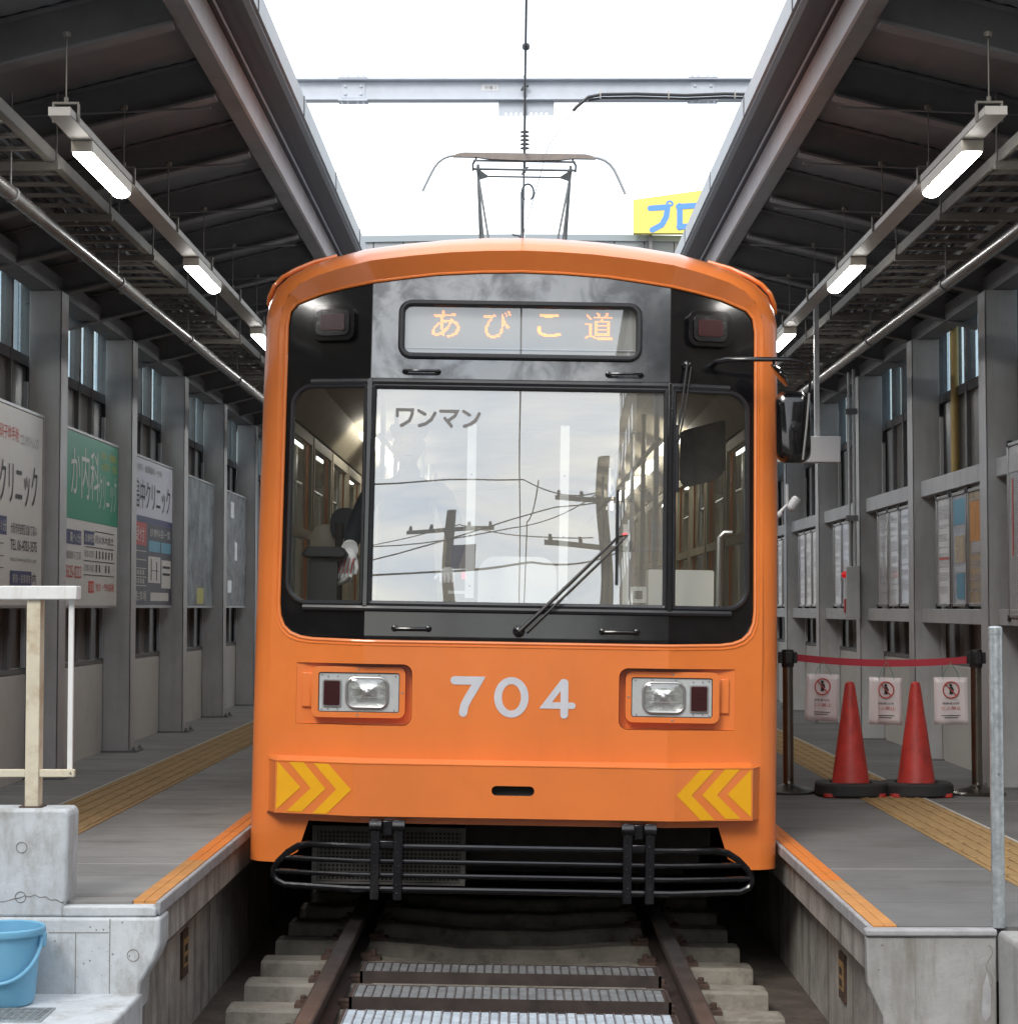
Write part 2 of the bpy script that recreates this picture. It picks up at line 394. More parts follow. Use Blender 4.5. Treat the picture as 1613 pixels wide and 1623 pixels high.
# ------------------------------------------------------------------ mesh helpers
class MB:
    """Collects shapes and links them as one mesh object."""
    def __init__(self):
        self.v, self.f = [], []
    def add(self, vs, fs):
        n = len(self.v)
        self.v += [tuple(p) for p in vs]
        self.f += [tuple(i + n for i in f) for f in fs]
        return self
    def box(self, x0, x1, y0, y1, z0, z1, m=None):
        x0, x1 = min(x0, x1), max(x0, x1)
        y0, y1 = min(y0, y1), max(y0, y1)
        z0, z1 = min(z0, z1), max(z0, z1)
        vs = [Vector((x, y, z)) for x in (x0, x1) for y in (y0, y1) for z in (z0, z1)]
        if m is not None:
            vs = [m @ v for v in vs]
        return self.add(vs, [(0, 1, 3, 2), (4, 6, 7, 5), (0, 4, 5, 1), (2, 3, 7, 6), (0, 2, 6, 4), (1, 5, 7, 3)])
    def tube(self, pts, r, n=10, closed=False, caps=True):
        pts = [Vector(p) for p in pts]
        k = len(pts)
        rs = r if isinstance(r, (list, tuple)) else [r] * k
        rings = []
        ref = None
        for i, p in enumerate(pts):
            if closed:
                t = pts[(i + 1) % k] - pts[i - 1]
            else:
                t = pts[min(i + 1, k - 1)] - pts[max(i - 1, 0)]
            t.normalize()
            if ref is None:
                ref = Vector((0, 0, 1)) if abs(t.z) < 0.9 else Vector((1, 0, 0))
            a = (ref - t * ref.dot(t)).normalized()
            ref = a
            b = t.cross(a)
            rings.append([p + (a * math.cos(2 * math.pi * j / n) + b * math.sin(2 * math.pi * j / n)) * rs[i] for j in range(n)])
        vs = [q for ring in rings for q in ring]
        fs = []
        for i in range(k if closed else k - 1):
            for j in range(n):
                a0, b0 = i * n + j, i * n + (j + 1) % n
                i2 = (i + 1) % k
                fs.append((a0, b0, i2 * n + (j + 1) % n, i2 * n + j))
        if not closed and caps:
            fs.append(tuple(reversed(range(n))))
            fs.append(tuple((k - 1) * n + j for j in range(n)))
        return self.add(vs, fs)
    def lathe(self, prof, c=(0, 0, 0), n=28, m=None):
        vs = []
        for r, z in prof:
            for j in range(n):
                a = 2 * math.pi * j / n
                p = Vector((r * math.cos(a), r * math.sin(a), z))
                if m is not None:
                    p = m @ p
                vs.append(p + Vector(c))
        fs = []
        for i in range(len(prof) - 1):
            for j in range(n):
                fs.append((i * n + j, i * n + (j + 1) % n, (i + 1) * n + (j + 1) % n, (i + 1) * n + j))
        fs.append(tuple(reversed(range(n))))
        fs.append(tuple((len(prof) - 1) * n + j for j in range(n)))
        return self.add(vs, fs)
    def prism(self, poly, fn, d0, d1):
        """poly: 2-D loop; fn(u, v, d) -> point; extruded from d0 to d1."""
        n = len(poly)
        vs = [fn(u, v, d0) for u, v in poly] + [fn(u, v, d1) for u, v in poly]
        tris = geometry.tessellate_polygon([[Vector((u, v, 0)) for u, v in poly]])
        fs = [tuple(t) for t in tris] + [tuple(i + n for i in reversed(t)) for t in tris]
        fs += [(i, (i + 1) % n, n + (i + 1) % n, n + i) for i in range(n)]
        return self.add(vs, fs)
    def sheet(self, poly, fn):
        n = len(poly)
        tris = geometry.tessellate_polygon([[Vector((u, v, 0)) for u, v in poly]])
        return self.add([fn(u, v) for u, v in poly], [tuple(t) for t in tris])
    def build(self, name, m, parent=None, bevel=0.0, seg=2, fix=True, angle=35):
        me = bpy.data.meshes.new(name)
        me.from_pydata(self.v, [], self.f)
        if fix:
            bm = bmesh.new()
            bm.from_mesh(me)
            bmesh.ops.recalc_face_normals(bm, faces=bm.faces)
            bm.to_mesh(me)
            bm.free()
        me.materials.append(M[m] if isinstance(m, str) else m)
        for p in me.polygons:
            p.use_smooth = True
        me.set_sharp_from_angle(angle=R(angle))
        me.update()
        o = bpy.data.objects.new(name, me)
        col.objects.link(o)
        if parent is not None:
            o.parent = parent
        if bevel:
            b = o.modifiers.new('bevel', 'BEVEL')
            b.width = bevel
            b.segments = seg
            b.limit_method = 'ANGLE'
            b.angle_limit = R(40)
            b.harden_normals = False
        return o

def tag(o, label=None, cat=None, group=None, kind=None):
    if label: o['label'] = label
    if cat: o['category'] = cat
    if group: o['group'] = group
    if kind: o['kind'] = kind
    return o

def thing(name, label, cat, loc=(0, 0, 0), rot=(0, 0, 0), group=None):
    o = bpy.data.objects.new(name, None)
    o.empty_display_size = 0.2
    col.objects.link(o)
    o.location = loc
    o.rotation_euler = rot
    return tag(o, label, cat, group)

def copy_tree(o, parent=None):
    c = o.copy()
    col.objects.link(c)
    if parent is not None:
        c.parent = parent
    for ch in list(o.children):
        copy_tree(ch, c)
    return c

def rrect(x0, x1, z0, z1, r, n=6):
    """Rounded rectangle loop; r may be one radius or four (bl, br, tr, tl)."""
    rs = r if isinstance(r, (list, tuple)) else (r,) * 4
    cs = [(x0, z0, 180), (x1, z0, 270), (x1, z1, 0), (x0, z1, 90)]
    sg = [(1, 1), (-1, 1), (-1, -1), (1, -1)]
    p = []
    for (cx, cz, a0), (sx, sz), rr in zip(cs, sg, rs):
        if rr <= 1e-6:
            p.append((cx, cz))
            continue
        for i in range(n + 1):
            a = R(a0 + 90 * i / n)
            p.append((cx + sx * rr + rr * math.cos(a), cz + sz * rr + rr * math.sin(a)))
    return p

def stroke(pts, wd, n=7):
    """Outline of a thick polyline with round ends."""
    P = [Vector(p) for p in pts]
    k = len(P)
    def nrm(a, b):
        d = (b - a).normalized()
        return Vector((-d.y, d.x))
    L, Rr = [], []
    h = wd / 2
    for i, p in enumerate(P):
        if i == 0:
            nn = nrm(P[0], P[1]); s = 1
        elif i == k - 1:
            nn = nrm(P[-2], P[-1]); s = 1
        else:
            a, b = nrm(P[i - 1], p), nrm(p, P[i + 1])
            nn = (a + b).normalized()
            s = 1 / max(0.45, nn.dot(a))
        L.append(p + nn * h * s)
        Rr.append(p - nn * h * s)
    d1 = nrm(P[-2], P[-1]); a1 = math.atan2(d1.y, d1.x)
    d0 = nrm(P[0], P[1]); a0 = math.atan2(d0.y, d0.x)
    cap1 = [P[-1] + Vector((math.cos(a1 - math.pi * i / n), math.sin(a1 - math.pi * i / n))) * h for i in range(1, n)]
    cap0 = [P[0] + Vector((math.cos(a0 - math.pi - math.pi * i / n), math.sin(a0 - math.pi - math.pi * i / n))) * h for i in range(1, n)]
    return [(p.x, p.y) for p in L + cap1 + list(reversed(Rr)) + cap0]

def arc(cx, cy, rx, ry, a0, a1, n=10):
    return [(cx + rx * math.cos(R(a0 + (a1 - a0) * i / n)), cy + ry * math.sin(R(a0 + (a1 - a0) * i / n))) for i in range(n + 1)]

def glyphs(s):
    """Text as flat triangles, scaled to the unit square: (verts, faces)."""
    cu = bpy.data.curves.new('lettering', 'FONT')
    cu.body = s
    cu.resolution_u = 3
    ob = bpy.data.objects.new('lettering', cu)
    col.objects.link(ob)
    bpy.context.view_layer.update()
    dg = bpy.context.evaluated_depsgraph_get()
    me = bpy.data.meshes.new_from_object(ob.evaluated_get(dg))
    vs = [v.co.copy() for v in me.vertices]
    fs = [tuple(p.vertices) for p in me.polygons]
    bpy.data.objects.remove(ob)
    bpy.data.meshes.remove(me)
    bpy.data.curves.remove(cu)
    if not vs:
        return [], []
    x0, x1 = min(v.x for v in vs), max(v.x for v in vs)
    y0, y1 = min(v.y for v in vs), max(v.y for v in vs)
    return [((v.x - x0) / max(1e-6, x1 - x0), (v.y - y0) / max(1e-6, y1 - y0)) for v in vs], fs

def put_text(mb, s, fn, u0, u1, v0, v1):
    vs, fs = glyphs(s)
    mb.add([fn(u0 + (u1 - u0) * x, v0 + (v1 - v0) * y) for x, y in vs], fs)

def struct(name, mb, m, label=None, **k):
    return tag(mb.build(name, m, **k), label, None, None, 'structure')

# ================================================================== SETTING
ROLL = R(0.95)
TX, TY = -0.03, 9.6           # track centre; the tram's front
ZL, ZR = 0.49, 0.43           # platform levels
TROT = (0, ROLL, 0)

g = MB().box(-400, 400, -300, 700, -0.9, -0.30)
struct('ground', g, 'ground', 'dusty ground stretching beyond the station')
struct('trackbed', MB().box(-1.7, 1.7, 5.6, 30, -0.4, -0.27), 'soil', 'brown soil trackbed between the platforms')
struct('road', MB().box(-40, 40, -9, 5.4, -0.4, -0.035), 'asphalt', 'asphalt road of the level crossing before the station')

def platform(s, edge, z, y0, mfloor, label):
    """Edge slab with coping over a wall that steps back below; the paving, edge tiles and tactile strip are parts."""
    root = thing('platform', label, 'platform')
    del root['category']
    root['kind'] = 'structure'
    prof = [(edge, z - 0.052), (edge, z - 0.20), (edge + s * 0.085, z - 0.29), (edge + s * 0.085, -0.32), (edge + s * 0.3, -0.32), (edge + s * 0.3, z - 0.21), (edge + s * 0.0765, z - 0.21), (edge + s * 0.0765, z - 0.052)]
    MB().prism(prof, lambda u, v, d: (u, d, v), y0 + 0.02, 40).build('retaining_wall', 'dirtywall', root)
    MB().box(edge + s * 0.0775, s * 6.5, y0 + 0.02, 40, z - 0.2, z).build('paving', mfloor, root)
    cp = MB()
    y = y0
    while y < 40:
        L = 0.6
        cp.box(edge - s * 0.033, edge - s * 0.0135, y + 0.003, y + L - 0.003, z - 0.05, z + 0.002)
        y += L
    cp.build('coping', 'coping', root, bevel=0.006)
    t1, t2 = MB(), MB()
    y = y0 + 0.03
    i = 0
    while y < 40:
        tgt = t1 if i < 4 or (i > 12 and i % 7 == 0) else t2
        tgt.box(edge - s * 0.012, edge + s * 0.031, y + .002, y + 0.298, z - 0.05, z + 0.003)
        tgt.box(edge + s * 0.033, edge + s * 0.076, y + .002, y + 0.298, z - 0.05, z + 0.003)
        y += 0.3
        i += 1
    t1.build('edge_tiles', 'orangetile', root, bevel=0.002)
    t2.build('edge_tiles', 'orangenew', root, bevel=0.002)
    return root

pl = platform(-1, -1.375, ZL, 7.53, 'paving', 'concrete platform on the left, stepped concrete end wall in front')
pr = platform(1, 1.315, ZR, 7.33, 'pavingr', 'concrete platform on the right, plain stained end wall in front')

def tactile(root, x0, x1, z, y0, s):
    base = MB().box(x0, x1, y0, 40, z - 0.02, z + 0.004)
    base.build('tactile_strip', 'ochre', root)
    ribs = MB()
    n = 5
    for k in range(n):
        x = x0 + (x1 - x0) * (k + 0.5) / n
        y = y0
        while y < 39.5:
            ribs.box(x - 0.014, x + 0.014, y + 0.02, y + 0.28, z + 0.003, z + 0.0095)
            y += 0.3
    ribs.build('tactile_ribs', 'ochre', root, bevel=0.003, seg=1)
    xo = x0 if s < 0 else x1
    MB().box(xo - 0.008 + s * 0.012, xo + 0.008 + s * 0.012, y0, 40, z - 0.02, z + 0.005).build('grout_line', 'paleline', root)
tactile(pl, -2.55, -2.14, ZL, 7.5, -1)
tactile(pr, 2.09, 2.47, ZR, 7.5, 1)

# ---- platform end walls
def ring_marks(mb, pts, y, r=0.022):
    for x, z in pts:
        mb.tube([(x + r * math.cos(2 * math.pi * j / 18), y, z + r * math.sin(2 * math.pi * j / 18)) for j in range(18)], 0.0015, 5, closed=True)

lw = thing('end_wall', 'pale concrete platform end wall behind the blue bucket, with round plug marks', 'wall', (-1.655, 7.50, 0.152))
def rel(o):
    o.location = o.location - Vector(lw.location)
prof = [(-1.283, 0.455), (-1.283, 0.355), (-1.30, 0.30), (-1.352, 0.215), (-1.362, 0.10), (-6, 0.10), (-6, 0.455)]
o = MB().prism(prof, lambda u, v, d: (u + 1.6, d, v - 0.17), 0.0, 0.19).build('wall_face', 'concrete', lw, bevel=0.012)
MB().prism([(-1.30, 0.456), (-1.30, 0.485), (-1.315, 0.497), (-1.65, 0.497), (-1.65, 0.456)], lambda u, v, d: (u + 1.6, d, v - 0.17), 0.006, 0.172).build('wall_cap', 'concrete', lw, bevel=0.008)
sm = MB()
for x0, x1, z0, z1 in ((-1.472, -1.469, 0.17, 0.45), (-1.60, -1.597, 0.17, 0.40), (-1.70, -1.474, 0.398, 0.4005)):
    sm.box(x0 + 1.6, x1 + 1.6, -0.0016, 0.01, z0 - 0.17, z1 - 0.17)
ring_marks(sm, [(-1.383 + 1.6, 0.315 - 0.17)], -0.001)
for k in range(46):
    x, z = random.uniform(-1.70, -1.31), random.uniform(0.2, 0.44)
    rr = random.choice((0.0012, 0.0016, 0.002, 0.0035))
    sm.lathe([(rr, 0), (rr * 0.7, 0.0012)], (x + 1.6, 0, z - 0.17), 7, Matrix.Rotation(R(90), 3, 'X'))
sm.build('joint_marks', 'hairline', lw)

lb = thing('parapet_block', 'pale concrete parapet block carrying the white guard rail', 'wall', (-1.962, 7.52, 0.437))
MB().prism([(0.262, 0.0), (0.262, 0.05), (0.27, 0.075), (0.276, 0.385), (0.262, 0.402), (-4, 0.402), (-4, 0.0)], lambda u, v, d: (u, d, v), -0.012, 0.17).build('block', 'concrete', lb, bevel=0.014)
rm = MB()
ring_marks(rm, [(0.10, 0.26), (0.098, 0.075)], -0.0135, 0.02)
pts = [(-0.2 + 0.47 * i / 24, -0.0125, 0.068 + 0.012 * math.sin(i * 0.45) + 0.004 * math.sin(i * 2.9)) for i in range(25)]
rm.tube(pts, [0.001 + 0.0014 * random.random() for _ in pts], 5)
rm.build('crack', 'hairline', lb)

rw = thing('end_wall', 'stained concrete platform end wall below the galvanised pole', 'wall', (1.528, 7.30, 0.082))
prof = [(1.24, 0.428), (1.243, 0.26), (1.298, 0.14), (1.302, 0.0), (1.712, 0.0), (1.712, 0.428)]
MB().prism(prof, lambda u, v, d: (u - 1.5, d, v - 0.11), 0.0, 0.05).build('wall_face', 'greyconc', rw, bevel=0.006)
MB().box(1.236 - 1.5, 1.714 - 1.5, -0.012, 0.045, 0.4305 - 0.11, 0.457 - 0.11).build('wall_cap', 'coping', rw, bevel=0.008)
sm = MB()
for k in range(40):
    x, z = random.uniform(1.27, 1.69), random.uniform(0.14, 0.42)
    rr = random.choice((0.001, 0.0014, 0.002))
    sm.lathe([(rr, 0), (rr * 0.7, 0.0012)], (x - 1.5, 0, z - 0.11), 7, Matrix.Rotation(R(90), 3, 'X'))
for x, z, a, b in ((1.298, 0.40, 0.005, 0.003), (1.285, 0.31, 0.004, 0.003)):
    sm.lathe([(a, 0), (b, 0.0012)], (x - 1.5, 0, z - 0.11), 8, Matrix.Rotation(R(90), 3, 'X'))
sm.box(1.416 - 1.5, 1.418 - 1.5, -0.0012, 0.01, 0.02, 0.31)
cr = [(1.685 + 0.012 * math.sin(i * 0.8) - 1.5, -0.0008, 0.40 - 0.013 * i - 0.11) for i in range(14)]
sm.tube(cr, 0.0016, 5)
sm.build('joint_marks', 'hairline', rw)
MB().prism([(1.677, 0.30), (1.69, 0.24), (1.688, 0.15), (1.67, 0.12), (1.655, 0.14), (1.662, 0.25)], lambda u, v, d: (u - 1.5, d, v - 0.11), -0.003, 0.004).build('plaster_patch', 'coping', rw)

rampm = MB().prism([(0.0, -0.35), (0.0, 0.345), (0.012, 0.354), (4, 0.36), (4, -0.35)], lambda u, v, d: (u, d, v), -1.9, -0.001)
o = rampm.build('ramp_wall', 'greyconc', None, bevel=0.01)
o.location = (1.744, 7.298, 0.07)
tag(o, 'beige concrete ramp side wall at the bottom right corner', 'wall')

wk = MB().prism([(-1.407, -0.32), (-1.407, 0.147), (-1.415, 0.154), (-8, 0.154), (-8, -0.32)], lambda u, v, d: (u, d, v), 5.4, 7.535)
struct('walkway', wk, 'concrete', 'low concrete walkway ledge under the blue bucket', bevel=0.006)
wk2 = MB().box(1.344, 1.757, 5.4, 7.32, -0.32, 0.080)
struct('walkway', wk2, 'greyconc', 'low concrete ledge below the right end wall', bevel=0.006)

# ---- track
rail_prof = [(-0.036, 0.0), (0.036, 0.0), (0.0405, -0.008), (0.038, -0.036), (0.009, -0.046), (0.009, -0.118), (0.06, -0.132), (0.06, -0.142), (-0.06, -0.142), (-0.06, -0.132), (-0.009, -0.118), (-0.009, -0.046), (-0.038, -0.036), (-0.0405, -0.008)]
for s, lab in ((-1, 'rusty steel rail running under the tram, left of the treads'), (1, 'rusty steel rail running under the tram, right of the treads')):
    t = thing('rail', lab, 'rail', (TX - 0.012, 5.6, 0), TROT)
    cx = s * 0.778
    MB().prism([(u + cx, v - 0.0005) for u, v in rail_prof], lambda u, v, d: (u, d, v), 0, 22).build('web', 'rust', t)
    MB().box(cx - 0.029, cx + 0.029, 0.001, 21.99, -0.003, 0.0012).build('running_surface', 'railtop', t)

ordn = ['nearest', 'second nearest', 'third nearest', 'fourth nearest', 'fifth nearest', 'sixth nearest', 'seventh nearest', 'eighth nearest']
def sleeper_mesh():
    mb = MB()
    secs = []
    for x, ht, wt in ((-1.20, -0.15, 0.085), (-1.185, -0.145, 0.09), (-0.98, -0.145, 0.095), (-0.62, -0.145, 0.095), (-0.45, -0.155, 0.088), (-0.25, -0.175, 0.08), (0.25, -0.175, 0.08), (0.45, -0.155, 0.088), (0.62, -0.145, 0.095), (0.98, -0.145, 0.095), (1.185, -0.145, 0.09), (1.20, -0.15, 0.085)):
        secs.append([(x, -wt - 0.028, -0.30), (x, -wt, ht - 0.012), (x, -wt + 0.014, ht), (x, wt - 0.014, ht), (x, wt, ht - 0.012), (x, wt + 0.028, -0.30)])
    vs = [p for s_ in secs for p in s_]
    fs = []
    for i in range(len(secs) - 1):
        for j in range(5):
            fs.append((i * 6 + j, i * 6 + j + 1, (i + 1) * 6 + j + 1, (i + 1) * 6 + j))
    fs.append(tuple(range(6)))
    fs.append(tuple((len(secs) - 1) * 6 + j for j in reversed(range(6))))
    return mb.add(vs, fs)
def make_sleeper():
    t = thing('sleeper', 'concrete sleeper', 'sleeper', (TX - 0.02, 7.7, 0), TROT, 'concrete sleepers under the rails')
    sleeper_mesh().build('sleeper_body', 'sleeperc', t)
    for s in (-1, 1):
        for q in (-1, 1):
            c = MB()
            x = s * 0.778 + 0.012 + q * 0.10
            c.box(x - 0.045, x + 0.045, -0.05, 0.05, -0.15, -0.128)
            c.lathe([(0.014, -0.128), (0.014, -0.10), (0.010, -0.097)], (x + q * 0.01, 0, 0), 8)
            c.box(x - 0.035 - q * 0.02, x + 0.02 - q * 0.02, -0.03, 0.03, -0.128, -0.113)
            c.build('rail_clip', 'rustclip', t)
    return t
s0 = make_sleeper()
for i in range(8):
    o = s0 if i == 0 else copy_tree(s0)
    o.location.y = 8.12 + 0.585 * i
    o['label'] = '%s concrete sleeper to the camera, %s' % (ordn[i], 'at the bottom edge' if i < 2 else ('beside the treads' if i < 4 else 'in the shade under the tram'))

def tread(y0, y1, m, label):
    t = thing('walkway_grating', label, 'grating', (TX, (y0 + y1) / 2, 0), TROT, 'steel treads between the rails')
    h = (y1 - y0) / 2
    b = MB()
    for x0, x1 in ((-0.665, 0.665),):
        b.box(x0, x1, -h, -h + 0.008, -0.07, -0.018)
        b.box(x0, x1, h - 0.008, h, -0.07, -0.018)
        b.box(x0, x0 + 0.012, -h, h, -0.07, -0.0185)
        b.box(x1 - 0.012, x1, -h, h, -0.07, -0.0185)
        b.box(x0, x1, -h + .001, h - .001, -0.03, -0.026)
    b.build('tread_frame', 'rust', t)
    n = MB()
    x = -0.65
    k = 0
    while x < 0.64:
        n.box(x - 0.0022, x + 0.0022, -h + 0.008, h - 0.008, -0.026, -0.0158)
        y = -h + 0.012
        while y < h - 0.012:
            e = random.uniform(-0.002, 0.002)
            n.add([(x + 0.004, y, -0.0259), (x + 0.034, y, -0.0259), (x + 0.033, y + 0.009, -0.0185 + e), (x + 0.005, y + 0.009, -0.0185 + e), (x + 0.033, y + 0.0125, -0.0259), (x + 0.005, y + 0.0125, -0.0259)], [(0, 1, 2, 3), (3, 2, 4, 5)])
            y += 0.026
        x += 0.038
    n.build('tread_plate', m, t)
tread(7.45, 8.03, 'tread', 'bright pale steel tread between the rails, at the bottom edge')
tread(8.28, 8.55, 'treadmid', 'darker steel tread between the rails, middle of the three')
tread(8.86, 9.09, 'treaddk', 'darkest steel tread between the rails, nearest the tram')

# ---- number plates on the platform walls
for x, y, z0, s, lab in ((-1.46, 8.75, -0.01, 1, 'yellow plate on the left platform wall below the edge'), (1.40, 8.62, -0.085, -1, 'yellow plate on the right platform wall below the edge')):
    t = thing('marker_plate', lab, 'plate', (x, y, z0))
    MB().box(0, s * 0.012, -0.075, 0.075, 0, 0.20).build('backing_board', 'rustclip', t, bevel=0.002)
    MB().box(s * 0.012, s * 0.015, -0.06, 0.06, 0.045, 0.165).build('plate_face', 'ochre', t)
    mk = MB()
    for k in range(2):
        for q in range(3):
            mk.box(s * 0.0152, s * 0.0165, -0.04 + 0.025 * q, -0.028 + 0.03 * q, 0.06 + 0.05 * k, 0.09 + 0.05 * k)
    mk.build('plate_print', 'ink', t)

# ================================================================== SHELTERS
CX = 0.035
COLY = [12.85 + 2.4 * k for k in range(-2, 11)]
def roof_z(x):                   # x: distance from the centre line; underside of the sheet
    return 4.27 - 0.25 * (x - 1.45)
def shelter(s, zp, label):
    t = thing('platform_shelter', label, 'shelter', (CX, 0, zp))
    X = lambda x: s * x
    Zf = lambda z: z - zp
    for y in COLY:
        c = MB()
        c.box(X(3.0), X(3.21), y, y + 0.008, Zf(zp), Zf(3.66))
        c.box(X(3.0), X(3.012), y, y + 0.20, 0, Zf(3.66) - .001)
        c.box(X(3.198), X(3.2095), y + .001, y + 0.199, 0, Zf(3.66) - .001)
        c.box(X(3.001), X(3.209), y + 0.192, y + 0.2, 0, Zf(3.66) - .002)
        c.build('column', 'steel', t, bevel=0.004)
        bp0 = MB().box(X(2.94), X(3.27), y - 0.05, y + 0.25, -0.004, 0.012)
        for bx in (2.965, 3.245):
            for by in (y - 0.025, y + 0.225):
                bp0.lathe([(0.016, 0.012), (0.016, 0.026), (0.008, 0.028), (0.008, 0.042), (0.003, 0.043)], (X(bx), by, 0), 6)
        bp0.build('base_plate', 'steeldk', t)
    ylist = COLY + [COLY[-1] + 2.4]
    for a, b in zip(ylist[:-1], ylist[1:]):
        a2 = a + 0.2
        MB().box(X(3.212), X(3.30), a + 0.002, b - 0.002, -0.01, Zf(1.17)).build('dado_wall', 'wallconc', t, bevel=0.01)
        MB().box(X(3.211), X(3.31), a + 0.004, b - 0.004, Zf(1.172), Zf(1.20)).build('wall_sill', 'steeldk', t)
        f = MB()
        mid = (a2 + b) / 2
        z0, z1, zt = 1.202, 3.815, 3.215
        f.box(X(3.255), X(3.315), a + 0.004, b - 0.004, Zf(zt - 0.035), Zf(zt + 0.035))
        f.box(X(3.25), X(3.32), mid + 0.35, mid + 0.42, Zf(z0), Zf(z1))
        f.box(X(3.25), X(3.32), b - 0.30, b - 0.25, Zf(z0), Zf(z1) - .002)
        f.box(X(3.25), X(3.32), a2 + 0.006, a2 + 0.05, Zf(z0), Zf(z1) - .002)
        f.box(X(3.245), X(3.322), a + 0.003, b - 0.003, Zf(3.785), Zf(3.8149))
        f.build('wall_frame', 'steeldk', t)
        MB().box(X(3.282), X(3.29), a + 0.001, b - 0.001, Zf(z0), Zf(zt - 0.03)).build('wall_panel', 'panel', t)
        MB().box(X(3.280), X(3.288), a + 0.0012, b - 0.0012, Zf(zt + 0.03), Zf(3.79)).build('window', 'pane', t)
        MB().box(X(3.19), X(3.215), b - 0.12, b - 0.085, Zf(1.21), Zf(3.05)).build('cover_strip', 'palelip' if s < 0 else 'steel', t)
        if s > 0:
            MB().box(X(3.06), X(3.13), a2 + 0.003, b - 0.003, Zf(2.44), Zf(2.56)).build('cross_rail', 'steel', t, bevel=0.004)
            MB().box(X(3.06), X(3.13), a2 + 0.003, b - 0.003, Zf(1.48), Zf(1.585)).build('cross_rail', 'steel', t, bevel=0.004)
    Y0, Y1 = 7.85, 40.0
    MB().box(X(3.05), X(3.20), Y0 + 0.2, Y1, Zf(3.662), Zf(3.78)).build('eaves_beam', 'steeldk', t)
    sh = MB()
    n = 46
    xs = [1.34 + (3.33 - 1.34) * i / n for i in range(n + 1)]
    lo = [(x, roof_z(x) + (0.0 if i % 2 else 0.008)) for i, x in enumerate(xs)]
    poly = [(X(x), Zf(z)) for x, z in lo] + [(X(3.33), Zf(roof_z(3.33) + 0.05)), (X(1.34), Zf(roof_z(1.34) + 0.05))]
    sh.prism(poly, lambda u, v, d: (u, d, v), Y0, Y1)
    sh.build('roof_sheet', 'roofsheet', t)
    y = 8.30
    while y < 39.8:
        rf = MB()
        for z0, z1, hw in ((-0.205, -0.192, 0.05), (-0.192, -0.014, 0.004), (-0.014, -0.003, 0.05)):
            x0, x1 = 1.492, 3.29
            vs = []
            for x in (x0, x1):
                for yy in (y - hw, y + hw):
                    for zz in (z0, z1):
                        vs.append((X(x), yy, Zf(roof_z(x) + zz)))
            rf.add(vs, [(0, 1, 3, 2), (4, 6, 7, 5), (0, 4, 5, 1), (2, 3, 7, 6), (0, 2, 6, 4), (1, 5, 7, 3)])
        rf.build('rafter', 'steeldk', t)
        if y > 8.4:
            MB().tube([(X(1.5), y - 0.12, Zf(3.98)), (X(2.75), y - 0.12, Zf(3.93))], 0.006, 6).build('tie_rod', 'steeldk', t)
        y += 1.2
    MB().box(X(1.40), X(1.492), Y0, Y1, Zf(4.09), Zf(4.28)).build('edge_beam', 'steeldk', t)
    MB().box(X(1.385), X(1.402), Y0 + .002, Y1, Zf(4.085), Zf(4.235)).build('fascia_board', 'pinkpaint', t)
    MB().box(X(1.31), X(1.40), Y0 + .004, Y1, Zf(4.245), Zf(4.275)).build('soffit_strip', 'gutter', t)
    MB().tube([(X(1.355), Y0, Zf(4.238)), (X(1.355), Y1, Zf(4.238))], 0.007, 6).build('conduit', 'palelip', t)
    gt = MB()
    gt.prism([(X(1.315), Zf(4.30)), (X(1.315), Zf(4.225)), (X(1.225), Zf(4.225)), (X(1.205), Zf(4.245)), (X(1.205), Zf(4.36)), (X(1.32), Zf(4.36))], lambda u, v, d: (u, d, v), Y0, Y1)
    gt.build('gutter', 'gutter', t)
    MB().box(X(1.192), X(1.206), Y0 + .003, Y1, Zf(4.262), Zf(4.368)).build('gutter_lip', 'palelip', t)
    jn = MB()
    yy = Y0 + 0.9
    while yy < 39:
        jn.box(X(1.188), X(1.194), yy, yy + 0.012, Zf(4.26), Zf(4.37))
        yy += 1.9
    jn.build('lip_joint', 'gutter', t)
    return t
shl = shelter(-1, ZL, 'dark canopy on grey steel columns with framed windows, over the left platform')
shr = shelter(1, ZR, 'dark canopy on grey steel columns with framed windows, over the right platform')

# ---- lighting trays, lights, cable ladders, pipes under the canopies
def tray(x, lab):
    t = thing('lighting_tray', lab, 'cable tray', (x, 8.0, 3.6))
    b = MB()
    b.box(-0.045, 0.045, 0, 16, 0, 0.004).box(-0.045, -0.041, 0, 16, 0.0005, 0.035).box(0.041, 0.045, 0, 16, 0.0005, 0.035)
    b.box(-0.0452, 0.0452, -0.002, 0.002, 0, 0.0355)
    b.box(-0.045, 0.045, 0, 16, 0.033, 0.036)
    b.build('tray_channel', 'tray', t)
    y = 0.12
    while y < 16:
        h = MB()
        h.box(-0.056, -0.048, y - 0.01, y + 0.01, 0.0, 0.085).box(0.048, 0.056, y - 0.01, y + 0.01, 0, 0.085).box(-0.056, 0.056, y - 0.0095, y + 0.0095, 0.077, 0.085)
        top = roof_z(abs(x - CX)) - 3.6
        h.tube([(0, y, 0.08), (0, y, top - 0.18)], 0.003, 6)
        h.lathe([(0.01, 0), (0.01, 0.02)], (0, y, 0.085), 8)
        h.lathe([(0.018, 0), (0.018, 0.02)], (0, y, top - 0.2), 8)
        h.build('hanger', 'ladder', t)
        y += 1.2
    return t
tray(-1.865, 'pale lighting tray hung in a row under the left canopy')
tray(1.945, 'pale lighting tray hung in a row under the right canopy')
